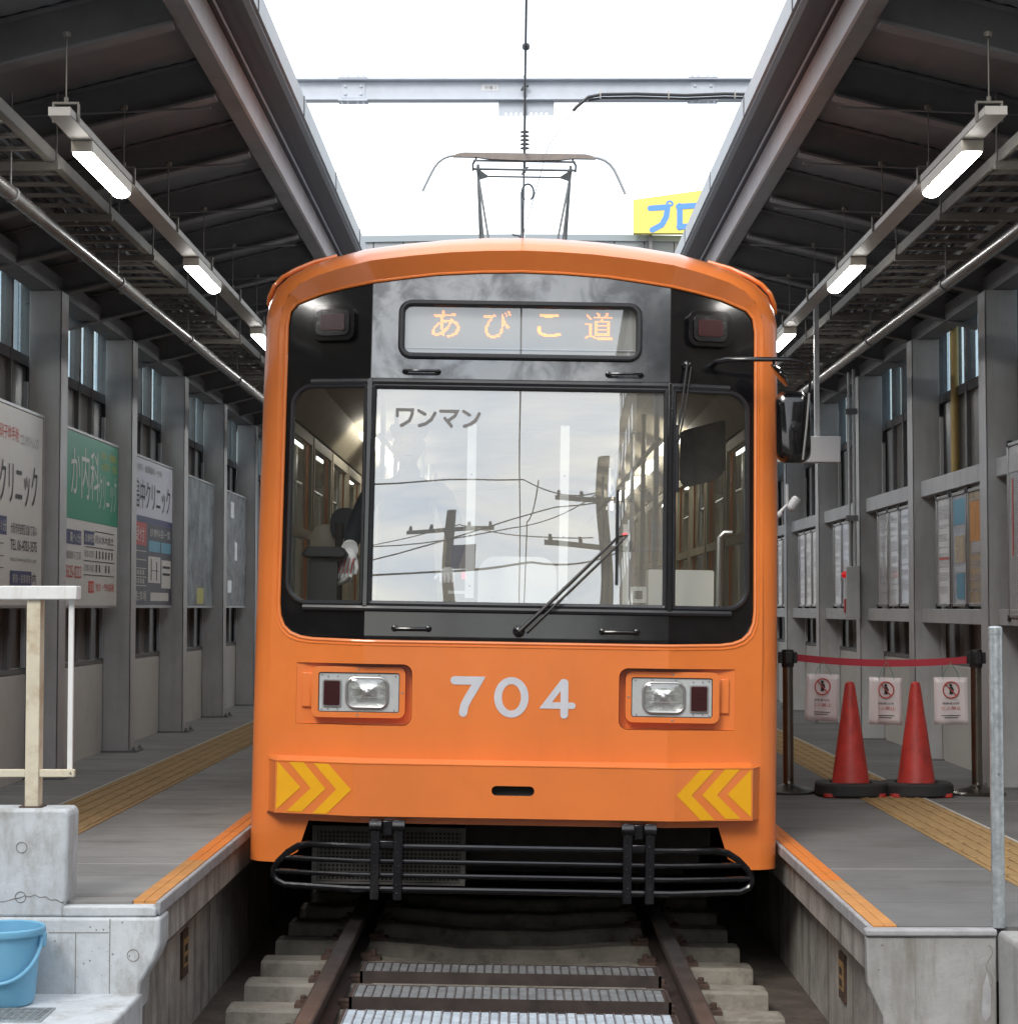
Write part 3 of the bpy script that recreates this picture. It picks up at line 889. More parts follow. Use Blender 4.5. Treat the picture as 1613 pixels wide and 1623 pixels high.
def light():
    t = thing('ceiling_light', 'light', 'light', (0, 0, 0), group='tube lights under the canopies')
    MB().box(-0.047, 0.047, 0, 0.86, -0.052, -0.002).build('housing', 'fixture', t, bevel=0.004)
    p = [(-0.042, -0.0525), (0.042, -0.0525)] + [(0.042 * math.cos(R(a)), -0.0525 - 0.026 * math.sin(R(a))) for a in range(15, 180, 15)]
    MB().prism(p, lambda u, v, d: (u, d, v), 0.012, 0.848).build('diffuser', 'tube', t)
    return t
l0 = light()
first = True
for x, side in ((-1.865, 'left'), (1.945, 'right')):
    for k, y in enumerate((8.42, 11.27, 14.12, 16.97, 19.82)):
        o = l0 if first else copy_tree(l0)
        first = False
        o.location = (x, y, 3.6)
        o['label'] = 'lit white tube light under the %s canopy, %s' % (side, ('the one nearest the camera', 'second from the camera', 'third from the camera', 'fourth from the camera', 'farthest from the camera')[k])
def cable_ladder(x0, x1, z, lab):
    t = thing('cable_ladder', lab, 'cable tray', ((x0 + x1) / 2, 7.9, z))
    h = abs(x1 - x0) / 2
    b = MB()
    for q in (-1, 1):
        b.box(q * h - 0.006, q * h + 0.006, 0, 16, 0, 0.055)
        b.box(q * h - 0.02 - q * 0.012, q * h + 0.006 - q * 0.0, 0, 16, -0.002, 0.003)
    r = b
    y = 0.1
    while y < 16:
        r.box(-h + 0.006, h - 0.006, y, y + 0.03, 0.004, 0.02)
        y += 0.25
    r.build('ladder_frame', 'ladder', t)
    y = 1.05
    while y < 16:
        br = MB()
        br.box(-h - 0.03, h + 0.03, y, y + 0.035, -0.038, -0.004)
        for q in (-1, 1):
            br.tube([(q * (h + 0.018), y + 0.017, -0.03), (q * (h + 0.018), y + 0.017, roof_z(abs(t.location.x - CX + q * h)) - z - 0.15)], 0.005, 6)
        br.build('bracket', 'ladder', t)
        y += 1.2
    cb = MB()
    for q, rr in ((-0.10, 0.018), (-0.05, 0.014), (0.02, 0.02), (0.09, 0.012)):
        cb.tube([(q + 0.008 * math.sin(i * 1.3 + q * 40), i * 0.5, 0.02 + rr) for i in range(33)], rr, 8)
    cb.build('cables', 'cable', t)
cable_ladder(-2.12, -2.50, 3.63, 'brown cable ladder along the underside of the left canopy')
cable_ladder(2.20, 2.58, 3.63, 'brown cable ladder along the underside of the right canopy')
def long_pipe(x, z, y0, y1, lab):
    t = thing('water_pipe', lab, 'pipe', (x, y0, z))
    MB().tube([(0, 0, 0), (0, (y1 - y0) * 0.5, 0), (0, y1 - y0, 0)], 0.034, 16).build('pipe_run', 'pipe', t)
    y = 0.9
    while y < y1 - y0:
        c = MB()
        c.tube([(0, y, 0), (0, y + 0.03, 0)], 0.040, 14)
        c.tube([(0, y + 0.015, 0.03), (0, y + 0.015, roof_z(abs(x - CX)) - z - 0.15)], 0.005, 6)
        c.build('clamp', 'steeldk', t)
        y += 2.4
long_pipe(-2.27, 3.45, 7.9, 22.0, 'shiny worn pipe slanting along under the left canopy')
long_pipe(2.43, 3.43, 7.9, 17.3, 'shiny worn pipe slanting along under the right canopy')

# ================================================================== SIGNS ON THE LEFT WALL
def ad_board(x, y0, y1, z0, z1, face, lab, cat='sign'):
    t = thing('advert_board', lab, cat, (x, y0, z0), group='advert boards along the left platform')
    W, H = y1 - y0, z1 - z0
    MB().box(-0.03, 0.0, 0, W, 0, H).build('board', face, t)
    f = MB()
    f.box(-0.034, 0.008, -0.018, -0.0005, -0.018, H + 0.018).box(-0.034, 0.008, W + 0.0005, W + 0.018, -0.018, H + 0.018)
    f.box(-0.034, 0.0075, -0.0004, W + 0.0004, -0.018, -0.0005).box(-0.034, 0.0075, -0.0004, W + 0.0004, H + 0.0005, H + 0.018)
    f.build('frame', 'alu', t)
    F = lambda d: (lambda u, v: (0.002 * d, u - y0, v - z0))
    return t, F
def rects(t, F, m, lst, d=1, name='print_block'):
    b = MB()
    for a0, a1, c0, c1 in lst:
        b.add([F(d)(a0, c0), F(d)(a1, c0), F(d)(a1, c1), F(d)(a0, c1)], [(0, 1, 2, 3)])
    return b.build(name, m, t, fix=False)
def words(t, F, m, lst, d=2, name='lettering'):
    b = MB()
    for s_, a0, a1, c0, c1 in lst:
        put_text(b, s_, F(d), a0, a1, c0, c1)
    return b.build(name, m, t, fix=False)

t, F = ad_board(-3.05, 10.75, 12.72, 1.61, 2.81, 'adwhite', 'white clinic advert board with large black letters, nearest the camera on the left')
words(t, F, 'ink', [('クリニック', 11.66, 12.58, 2.22, 2.48)])
words(t, F, 'inkred', [('障手術・硝子体手術・', 11.30, 12.16, 2.605, 2.69)])
words(t, F, 'inkgrey', [('コンタクトレンズ', 12.17, 12.60, 2.595, 2.67)])
words(t, F, 'ink', [('大阪市阿倍野区北畠1丁目5-1', 11.93, 12.58, 2.045, 2.11), ('TEL 06-4703-3575', 11.93, 12.58, 1.945, 2.01)], name='lettering')
words(t, F, 'inkgrey', [('http://www.eyeclinic.com', 11.93, 12.58, 1.87, 1.905)])
rects(t, F, 'navy', [(11.45, 11.84, 2.03, 2.14), (11.93, 12.46, 1.73, 1.82)])
words(t, F, 'adwhite', [('徒歩1分', 11.50, 11.82, 2.05, 2.12), ('駅前・駐車場有', 11.98, 12.42, 1.745, 1.80)], d=3)
words(t, F, 'ink', [('内', 12.47, 12.57, 1.74, 1.81)])
rects(t, F, 'ink', [(11.3, 11.78, 1.975, 1.98), (11.3, 11.78, 1.90, 1.905), (11.3, 11.78, 1.83, 1.835)])

t, F = ad_board(-3.05, 13.12, 15.12, 1.61, 2.81, 'adwhite', 'clinic advert board with green upper half and red telephone number')
rects(t, F, 'adgreen', [(13.125, 15.115, 2.205, 2.805)])
words(t, F, 'adwhite', [('か内科', 13.53, 14.44, 2.36, 2.72), ('クリニック', 14.44, 15.06, 2.30, 2.58)])
words(t, F, 'adyellow', [('内科・胃腸科', 14.50, 15.06, 2.68, 2.74), ('小児科・外科', 14.50, 15.06, 2.60, 2.66)])
rects(t, F, 'navy', [(13.40, 13.87, 2.03, 2.13), (13.96, 14.30, 2.04, 2.14)])
words(t, F, 'adwhite', [('東へ1分', 13.50, 13.84, 2.045, 2.115), ('診療時間', 13.98, 14.28, 2.06, 2.12)], d=3)
words(t, F, 'ink', [('月火水木金土', 14.32, 14.98, 2.06, 2.12)])
words(t, F, 'inkgrey', [('播磨町1丁目', 13.42, 13.85, 1.93, 1.985), ('9:00-12:00', 13.97, 14.28, 1.955, 2.0), ('17:00-19:00', 13.97, 14.28, 1.855, 1.90)])
words(t, F, 'inkred', [('5625-0222', 13.40, 13.87, 1.80, 1.885)])
rects(t, F, 'ink', [(14.0, 15.0, 2.025, 2.030), (14.3, 15.0, 2.142, 2.147), (13.96, 15.0, 1.925, 1.930), (13.96, 15.0, 1.825, 1.830)]
      + [(14.36 + 0.11 * k, 14.39 + 0.11 * k, 1.95, 2.005) for k in range(6)] + [(14.36 + 0.11 * k, 14.39 + 0.11 * k, 1.85, 1.905) for k in (0, 1, 3, 4)], d=2)
rects(t, F, 'inkred', [(14.12, 14.30, 1.70, 1.785)])
words(t, F, 'inkred', [('往診・予防接種', 14.36, 15.0, 1.715, 1.77)])
words(t, F, 'adwhite', [('往診', 14.13, 14.29, 1.715, 1.77)], d=3)

t, F = ad_board(-3.05, 15.52, 17.52, 1.61, 2.81, 'adlav', 'clinic advert board with lavender top over dark panels and red block')
rects(t, F, 'addark', [(15.525, 17.515, 1.615, 2.29)])
rects(t, F, 'navy', [(15.525, 17.515, 2.292, 2.34)])
words(t, F, 'ink', [('畠中クリニック', 15.80, 17.40, 2.40, 2.64)])
words(t, F, 'inkgrey', [('内科・循環器科・外科', 15.9, 17.0, 2.70, 2.76)])
rects(t, F, 'adred', [(15.7, 16.30, 2.10, 2.285)], d=2)
rects(t, F, 'adblue', [(16.40, 16.93, 2.06, 2.15), (16.97, 17.45, 2.06, 2.15)], d=2)
rects(t, F, 'adwhite', [(16.38, 16.95, 1.80, 2.02), (17.0, 17.45, 1.76, 2.0), (16.5, 17.35, 1.65, 1.72)], d=2)
words(t, F, 'adwhite', [('診療科目一覧', 16.45, 17.40, 2.185, 2.255), ('受付', 15.8, 16.2, 2.13, 2.25), ('駐車場', 15.85, 16.3, 1.65, 1.73)], d=3)
rects(t, F, 'ink', [(16.5, 16.53, 1.82, 2.0), (16.5, 16.85, 1.90, 1.905), (16.75, 16.78, 1.82, 1.98), (17.05, 17.4, 1.87, 1.89), (17.05, 17.4, 1.93, 1.95)], d=3)
rects(t, F, 'adwhite', [(15.7, 16.3, z, z + 0.006) for z in (2.05, 1.98, 1.91, 1.84, 1.77)] + [(15.75 + 0.07 * k, 15.78 + 0.07 * k, z, z + 0.04) for k in range(7) for z in (1.86, 1.79)], d=3)

t, F = ad_board(-3.05, 17.92, 19.92, 1.61, 2.81, 'posterA', 'glossy dark photo poster, fourth board along the left wall', 'poster')
rects(t, F, 'adyellow', [(18.9, 19.3, 1.63, 1.78)])
t, F = ad_board(-3.05, 20.32, 22.32, 1.61, 2.81, 'posterB', 'dark grey map poster, farthest board along the left wall', 'poster')
rects(t, F, 'sheetA', [(21.1, 21.35, 2.55, 2.72), (20.9, 21.2, 1.75, 1.88), (21.4, 21.6, 2.1, 2.3)])

# ================================================================== NOTICES AND FITTINGS ON THE RIGHT
def notice(yc, wd, z0, z1, m, lab, x=3.075, extra=()):
    t = thing('notice_board', lab, 'notice board', (CX + x, yc, z0), group='framed notices along the right platform')
    H, h = z1 - z0, wd / 2
    MB().box(0.004, 0.02, -h, h, 0, H).build('sheet', m, t)
    f = MB()
    for q in (-1, 1):
        f.box(-0.008, 0.022, q * h - 0.012, q * h + 0.012, -0.012, H + 0.012)
    f.box(-0.0075, 0.0215, -h + 0.012, h - 0.012, -0.012, 0.012)
    f.box(-0.0075, 0.0215, -h + 0.012, h - 0.012, H - 0.012, H + 0.012)
    f.build('frame', 'alu', t, bevel=0.004)
    for q in (-1, 1):
        for z in (-0.02, H + 0.0):
            c = MB().box(-0.011, 0.024, q * h - 0.022, q * h + 0.022, z - 0.012, z + 0.028)
            c.build('corner_clip', 'blackplas', t, bevel=0.003)
    p = MB()
    zz = H - 0.07
    while zz > 0.08:
        wln = random.uniform(0.55, 0.88) * h
        p.add([(0.0025, h * 0.8, zz), (0.0025, h * 0.8 - 2 * wln * 0.9, zz), (0.0025, h * 0.8 - 2 * wln * 0.9, zz + 0.006), (0.0025, h * 0.8, zz + 0.006)], [(0, 1, 2, 3)])
        zz -= random.choice((0.014, 0.015, 0.016, 0.05))
    p.build('print_lines', 'noticeprint', t, fix=False)
    for mm, y0, y1, c0, c1 in extra:
        MB().add([(0.0015, h * y0, H * c0), (0.0015, h * y1, H * c0), (0.0015, h * y1, H * c1), (0.0015, h * y0, H * c1)], [(0, 1, 2, 3)]).build('print_block', mm, t, fix=False)
    return t
bays = [('between the two columns behind the barrier', (14.52, 14.0, 13.49)), ('behind the left cone', (16.93, 16.44, 15.96)), ('beside the red alarm lamp', (19.33, 18.85)), ('past the alarm box', (21.75, 21.27, 20.8)), ('farthest along, next to the tram', (24.1, 23.6, 23.1))]
pos3 = ('left of the group', 'middle of the group', 'right of the group')
for bi, (bn, ys) in enumerate(bays):
    for k, y in enumerate(ys):
        if bi == 0:
            m, kind = (('sheetA', 'grey'), ('sheetB', 'blue and ochre'), ('sheetC', 'orange-brown'))[k]
            ex = ((('inkred', 0.7, -0.7, 0.42, 0.44),), (('adblue', 0.8, -0.8, 0.72, 0.95), ('sheetC', 0.7, -0.7, 0.38, 0.62), ('adblue', 0.5, -0.6, 0.05, 0.28)), (('orangetile', 0.8, -0.8, 0.55, 0.9), ('sheetA', 0.6, -0.5, 0.45, 0.55)))[k]
        else:
            m, kind = (('sheetB', 'pale bluish') if (bi + k) % 3 == 0 else ('sheetA', 'pale grey'))
            ex = ()
        pn = pos3[k] if len(ys) == 3 else ('left of the pair', 'right of the pair')[k]
        notice(y, 0.45, 1.615, 2.40, m, '%s framed notice %s, %s' % (kind, bn, pn), extra=ex)
tb = notice(11.75, 1.55, 1.54, 2.62, 'sheetA', 'large framed poster at the right edge of the photo', x=3.06, extra=(('inkred', 0.9, 0.86, 0.35, 0.8),))

t = thing('hanging_sign', 'blank white sign box hung from the right canopy behind the tram mirror', 'sign', (2.05, 14.0, 2.62))
MB().box(-0.25, 0.23, 0, 0.10, 0, 0.185).build('sign_box', 'signwhite', t, bevel=0.006)
MB().box(0.055, 0.088, 0.03, 0.07, 0.1855, 1.35).build('hanger_pole', 'steel', t)
t = thing('security_camera', 'white dome camera hung below the blank white sign', 'camera', (1.98, 14.6, 2.30))
MB().tube([(0, 0, 0.20), (0, 0, 0.05), (-0.03, -0.02, 0.02), (-0.07, -0.05, -0.02)], 0.012, 8).build('arm', 'signwhite', t)
MB().lathe([(0.022, -0.06), (0.034, -0.045), (0.036, 0.03), (0.028, 0.05), (0.006, 0.052)], (0.05, 0, 0.06), 16, Matrix.Rotation(R(35), 3, 'Y')).build('housing', 'signwhite', t)
MB().lathe([(0.02, -0.03), (0.026, 0.0), (0.02, 0.03)], (-0.075, -0.05, -0.03), 12, Matrix.Rotation(R(60), 3, 'Y')).build('lens_hood', 'signwhite', t)

t = thing('alarm_box', 'grey alarm box with small red lamp beside the column', 'alarm', (2.93, 17.55, 1.50))
MB().box(-0.03, 0.09, 0, 0.10, 0, 0.46).build('housing', 'steel', t, bevel=0.005)
MB().lathe([(0.03, -0.02), (0.03, 0.012), (0.022, 0.03), (0.006, 0.035)], (-0.03, 0.05, 0.385), 14, Matrix.Rotation(R(-90), 3, 'Y')).build('lamp', 'alarm', t)
MB().box(-0.045, -0.031, 0.03, 0.07, 0.05, 0.17).build('push_plate', 'adred', t, bevel=0.004)
t = thing('conduit_pipe', 'thin grey conduit running up the column above the alarm box', 'pipe', (2.985, 17.6, 1.96))
MB().tube([(0, 0, 0), (0, 0, 1.75)], 0.016, 10).tube([(-0.045, 0, 0), (-0.045, 0, 1.72)], 0.012, 10).build('pipe_run', 'steel', t)
c = MB()
for z in (0.4, 1.35):
    c.box(-0.075, 0.03, -0.02, 0.022, z, z + 0.05)
c.build('clamp', 'steeldk', t)
t = MB().tube([(0, 0, 0), (0, 0, 0.7), (0, 0, 1.33)], 0.032, 12).build('gas_pipe', 'gaspipe')
t.location = (CX + 3.24, 14.85, 2.56)
tag(t, 'yellow vertical pipe by the window behind the right-hand notices', 'pipe')

# ================================================================== BARRIER
def stanchion(x, y, lab):
    t = thing('stanchion', lab, 'barrier post', (x, y, ZR))
    MB().lathe([(0.175, 0), (0.178, 0.012), (0.16, 0.026), (0.06, 0.048), (0.036, 0.06), (0.034, 0.075)], n=36).build('base', 'bronze', t)
    MB().lathe([(0.0335, 0.06), (0.0335, 0.80)], n=24).build('post', 'bronze', t)
    MB().lathe([(0.037, 0.79), (0.040, 0.80), (0.040, 0.885), (0.036, 0.90), (0.010, 0.902)], n=24).build('post_head', 'blackplas', t)
    h = MB()
    for a in range(4):
        m = Matrix.Rotation(R(90 * a), 4, 'Z')
        h.box(0.035, 0.058, -0.022, 0.022, 0.815, 0.885, m)
    h.build('belt_slot', 'blackplas', t, bevel=0.003)
    return t
sl_ = stanchion(1.707, 12.60, 'black topped metal barrier post close to the tram side')
stanchion(2.872, 12.50, 'black topped metal barrier post beside the wall column')
def belt_z(u):
    return ZR + 0.85 - 0.055 * 4 * u * (1 - u) * 0.5 - 0.012 * u
bm_ = MB()
for i in range(16):
    p = []
    for u in (i / 16, (i + 1) / 16):
        x, y, z = 1.707 + 0.055 + (2.872 - 1.707 - 0.11) * u, 12.60 - 0.10 * u, belt_z(u)
        p.append((x, y, z))
    for dy in (-0.0012,):
        a, b = p
        bm_.add([(a[0], a[1] - 0.001, a[2] - 0.022), (b[0], b[1] - 0.001, b[2] - 0.022), (b[0], b[1] - 0.001, b[2] + 0.022), (a[0], a[1] - 0.001, a[2] + 0.022),
                 (a[0], a[1] + 0.001, a[2] - 0.022), (b[0], b[1] + 0.001, b[2] - 0.022), (b[0], b[1] + 0.001, b[2] + 0.022), (a[0], a[1] + 0.001, a[2] + 0.022)],
                [(0, 1, 2, 3), (7, 6, 5, 4), (3, 2, 6, 7), (0, 4, 5, 1)])
o = bm_.build('barrier_belt', 'belt', None)
tag(o, 'red belt stretched between the two barrier posts', 'belt')

def warn_sign(x, y, zt, rz, ry, fold, lab):
    t = thing('warning_notice', lab, 'notice', (x, y, zt), (0, R(ry), R(rz)), 'keep out notices hung on the red belt')
    W, H = 0.105, 0.295
    n = 8
    v, f = [], []
    def wob(u, q):
        return 0.012 * math.sin(u * 3 + fold) * (0.4 + q) + (fold * 0.02 * (1 if u < -0.5 else 0))
    P = lambda u, q, d=0.0: (u * W, wob(u, q) - d, -q * H)
    for j in range(n + 1):
        for i in range(n + 1):
            v.append(P(-1 + 2 * i / n, j / n))
    for j in range(n):
        for i in range(n):
            a = j * (n + 1) + i
            f.append((a, a + 1, a + n + 2, a + n + 1))
    o = MB().add(v, f).build('sheet', 'paper', t, fix=False)
    sd = o.modifiers.new('thickness', 'SOLIDIFY')
    sd.thickness = 0.001
    sd.offset = 1
    Q = lambda d: (lambda u, q: P(u, 1 - q, d))
    def quads(mb, u0, u1, q0, q1, d):
        k = 6
        for i in range(k):
            a, b = u0 + (u1 - u0) * i / k, u0 + (u1 - u0) * (i + 1) / k
            mb.add([P(a, q0, d), P(b, q0, d), P(b, q1, d), P(a, q1, d)], [(0, 1, 2, 3)])
    b = MB()
    put_text(b, '関係者以外', Q(0.0035), -0.52, 0.52, 0.425, 0.475)
    for q, a, e in ((0.80, -0.6, 0.55), (0.845, -0.42, 0.42)):
        quads(b, a, e, q, q + 0.016, 0.0035)
    b.lathe([(0.010, 0), (0.010, 0.001)], P(-0.02, 0.17, 0.0045), 12, Matrix.Rotation(R(90), 3, 'X'))
    b.add([P(u, q, 0.005) for u, q in ((-0.13, 0.21), (0.10, 0.20), (0.19, 0.27), (0.13, 0.30), (0.12, 0.36), (-0.10, 0.36), (-0.08, 0.28))], [(0, 1, 2, 3, 4, 5, 6)])
    b.build('lettering', 'ink', t, fix=False)
    b = MB()
    put_text(b, '立入禁止', Q(0.0035), -0.62, 0.62, 0.31, 0.385)
    ring = [P(0.48 * math.cos(a), 0.265 + 0.17 * math.sin(a), 0.006) for a in [2 * math.pi * i / 28 for i in range(28)]]
    b.tube(ring, 0.0042, 6, closed=True)
    b.tube([P(-0.34, 0.145, 0.0065), P(0.34, 0.385, 0.0065)], 0.0032, 6)
    b.build('prohibition_mark', 'inkred', t, fix=False)
    s_ = MB()
    for u in (-0.5, 0.5):
        s_.tube([P(u, 0.03, 0.003), P(u * 0.7, -0.12, 0.0), (0.0, 0.0, belt_z(0.5) - zt + 0.01)], 0.0016, 5)
    s_.build('string', 'adgreen', t)
    return t
warn_sign(1.918, 12.53, 1.178, 6, 3, 0.6, 'creased keep out notice hung on the belt nearest the tram')
warn_sign(2.31, 12.50, 1.158, 12, 2, 1.4, 'keep out notice hung on the belt between the two cones')
warn_sign(2.707, 12.47, 1.160, -3, 0, 0.1, 'flat keep out notice hung on the belt nearest the wall')

def cone(x, y, lab, lab2):
    t = thing('traffic_cone', lab, 'traffic cone', (x, y, ZR + 0.005))
    MB().lathe([(0.128, 0.04), (0.118, 0.062), (0.034, 0.66), (0.028, 0.69), (0.016, 0.70), (0.004, 0.70)], n=32).build('cone_body', 'cone', t)
    MB().prism(rrect(-0.19, 0.19, -0.19, 0.19, 0.03), lambda u, v, d: (u, v, d), 0, 0.022).build('cone_base', 'cone', t, bevel=0.004)
    k = thing('cone_weight', lab2, 'weight', (x, y, ZR + 0.028))
    nn = 32
    b = MB()
    vs = []
    for r, z in ((0.134, -0.02), (0.214, -0.02), (0.22, -0.012), (0.218, 0.045), (0.208, 0.056), (0.150, 0.060), (0.134, 0.055)):
        for j in range(nn):
            a = 2 * math.pi * j / nn
            sq = 1.0 + 0.10 * (abs(math.cos(a) * math.sin(a)) * 2) ** 2
            vs.append((r * math.cos(a) * (sq if r > 0.14 else 1), r * math.sin(a) * (sq if r > 0.14 else 1), z))
    fs = []
    for i in range(7):
        for j in range(nn):
            i2 = (i + 1) % 7
            fs.append((i * nn + j, i * nn + (j + 1) % nn, i2 * nn + (j + 1) % nn, i2 * nn + j))
    b.add(vs, fs).build('weight_ring', 'weight', k)
cone(2.068, 12.42, 'bright red traffic cone, the one nearer the tram', 'black weight ring around the cone nearer the tram')
cone(2.475, 12.42, 'duller red traffic cone, the one nearer the wall', 'black weight ring around the cone nearer the wall')

t = thing('steel_pole', 'galvanised steel pole standing on the right platform end', 'pole', (1.757, 7.335, ZR))
MB().lathe([(0.0245, -0.0), (0.0245, 1.065), (0.023, 1.087), (0.005, 1.091)], n=24).build('tube', 'galv', t)
MB().lathe([(0.004, 0.0), (0.004, 0.006)], (0.0, -0.0245, 0.56), 8, Matrix.Rotation(R(90), 3, 'X')).build('bolt', 'steeldk', t)
MB().lathe([(0.0262, 1.070), (0.0262, 1.093), (0.02, 1.099), (0.004, 1.10)], n=24).build('cap', 'galv', t)

# ================================================================== LEFT CORNER: GUARD RAIL, BUCKET, DRAIN
t = thing('guard_rail', 'white painted guard rail with rust stained lower bar on the parapet', 'railing', (-1.845, 7.60, 0.838))
MB().box(-3.0, 0.167, -0.035, 0.045, 0.79, 0.842).build('top_rail', 'whitepaint', t, bevel=0.004)
MB().box(-0.026, 0.026, -0.02, 0.05, 0.0, 0.7895).build('post', 'creampaint', t, bevel=0.003)
MB().box(0.130, 0.148, 0.0, 0.018, 0.145, 0.7895).build('baluster', 'whitepaint', t)
MB().box(-3.0, -0.0265, -0.014, 0.012, 0.115, 0.144).box(0.0265, 0.160, -0.014, 0.012, 0.115, 0.144).build('lower_bar', 'creampaint', t, bevel=0.003)
MB().lathe([(0.004, 0), (0.003, 0.004)], (0.146, -0.0145, 0.13), 8, Matrix.Rotation(R(90), 3, 'X')).build('bolt', 'steeldk', t)
MB().prism(rrect(-0.045, 0.045, -0.04, 0.05, 0.01), lambda u, v, d: (u, v, d), 0.0, 0.006).build('foot_plate', 'rustclip', t)

t = thing('bucket', 'light blue plastic bucket with folded handle on the walkway', 'bucket', (-1.872, 7.31, 0.158))
MB().lathe([(0.102, 0.0), (0.106, 0.004), (0.108, 0.012), (0.112, 0.02), (0.131, 0.235), (0.133, 0.25), (0.146, 0.252), (0.149, 0.258), (0.147, 0.274), (0.142, 0.279), (0.134, 0.275), (0.128, 0.24), (0.105, 0.02), (0.02, 0.014)], n=48).build('pail', 'bucket', t)
hp = []
for i in range(21):
    a = R(180 * i / 20)
    hp.append((0.148 * math.cos(a), -0.148 * math.sin(a) * 0.82 - 0.01, 0.245 - 0.155 * math.sin(a) ** 0.8))
hp = [(0.0 + 0.95 * p[0] + 0.0, p[1], p[2]) for p in hp]
MB().tube(hp, 0.0075, 10).build('handle', 'bucket', t)
er = MB()
for q in (-1, 1):
    er.box(q * 0.128, q * 0.152, -0.02, 0.02, 0.205, 0.255)
er.build('handle_lug', 'bucket', t, bevel=0.005)

t = thing('drain_grate', 'galvanised drain grate set in the walkway before the bucket', 'drain', (-1.86, 7.10, 0.1545))
b = MB()
b.box(-0.35, 0.20, -0.115, -0.105, 0, 0.006).box(-0.35, 0.20, 0.105, 0.115, 0, 0.006).box(0.19, 0.20, -0.105, 0.105, 0, 0.0055)
for i in range(19):
    x = -0.33 + 0.0275 * i
    b.box(x - 0.002, x + 0.002, -0.105, 0.105, 0.0005, 0.005)
for j in range(8):
    y = -0.095 + 0.027 * j
    b.box(-0.35, 0.19, y - 0.003, y + 0.003, 0.001, 0.0058)
b.build('grate_bars', 'galv', t)
MB().box(-0.35, 0.195, -0.11, 0.11, -0.0005, 0.0006).build('pit_shade', 'drainshade', t)  # flat dark sheet, painted shade below the grate bars

# ================================================================== TRAM
tram = thing('tram', 'orange single car tram with black window mask, number 704, facing the camera', 'tram', (TX, TY, 0), TROT)
CR = 0.735
def D(x, z):
    a = abs(x)
    return (0.25 * (a - CR) if a > CR else 0) + (0.07 * (z - 1.45) if z > 1.45 else 0)
def Db(x, z):                                   # bumper face
    a = abs(x)
    return -0.078 + (0.26 * (a - 0.765) if a > 0.765 else 0)

def patch(name, outer, holes, off, m, parent, thick=0.0, depth=D, cuts=(-CR, CR), zcuts=(1.45,), bevel=0.0):
    """A sheet cut to a front-view outline, bent onto the tram's front, with real thickness."""
    loops = [[Vector((u, 0, v)) for u, v in lp] for lp in [outer] + list(holes)]
    tris = geometry.tessellate_polygon([[Vector((p.x, p.z, 0)) for p in lp] for lp in loops])
    pts = [p for lp in loops for p in lp]
    bm = bmesh.new()
    vs = [bm.verts.new(p) for p in pts]
    for t_ in tris:
        try:
            bm.faces.new([vs[i] for i in t_])
        except ValueError:
            pass
    for c in cuts:
        bmesh.ops.bisect_plane(bm, geom=bm.verts[:] + bm.edges[:] + bm.faces[:], plane_co=(c, 0, 0), plane_no=(1, 0, 0), dist=1e-5)
    for c in zcuts:
        bmesh.ops.bisect_plane(bm, geom=bm.verts[:] + bm.edges[:] + bm.faces[:], plane_co=(0, 0, c), plane_no=(0, 0, 1), dist=1e-5)
    for v in bm.verts:
        v.co.y = depth(v.co.x, v.co.z) + off
    bmesh.ops.recalc_face_normals(bm, faces=bm.faces)
    if bm.faces and sum(f.normal.y * f.calc_area() for f in bm.faces) > 0:
        bmesh.ops.reverse_faces(bm, faces=bm.faces)
    if thick:
        ret = bmesh.ops.extrude_face_region(bm, geom=bm.faces[:])
        nv = [e for e in ret['geom'] if isinstance(e, bmesh.types.BMVert)]
        for v in nv:
            v.co.y += thick
        bmesh.ops.recalc_face_normals(bm, faces=bm.faces)
    me = bpy.data.meshes.new(name)
    bm.to_mesh(me)
    bm.free()
    me.materials.append(M[m])
    for p in me.polygons:
        p.use_smooth = True
    me.set_sharp_from_angle(angle=R(9))
    o = bpy.data.objects.new(name, me)
    col.objects.link(o)
    o.parent = parent
    if bevel:
        b = o.modifiers.new('bevel', 'BEVEL')
        b.width = bevel
        b.segments = 2
        b.limit_method = 'ANGLE'
        b.angle_limit = R(50)
    return o
def on_front(loop, off, closed=True, sub=0.08, depth=D):
    """Points of a front-view loop laid on the front, densified so that tubes follow the creases."""
    res = []
    n = len(loop)
    for i in range(n if closed else n - 1):
        a, b = loop[i], loop[(i + 1) % n]
        L = math.hypot(b[0] - a[0], b[1] - a[1])
        k = max(1, int(L / sub))
        for j in range(k):
            u, v = a[0] + (b[0] - a[0]) * j / k, a[1] + (b[1] - a[1]) * j / k
            res.append((u, depth(u, v) + off, v))
    if not closed:
        u, v = loop[-1]
        res.append((u, depth(u, v) + off, v))
    return res

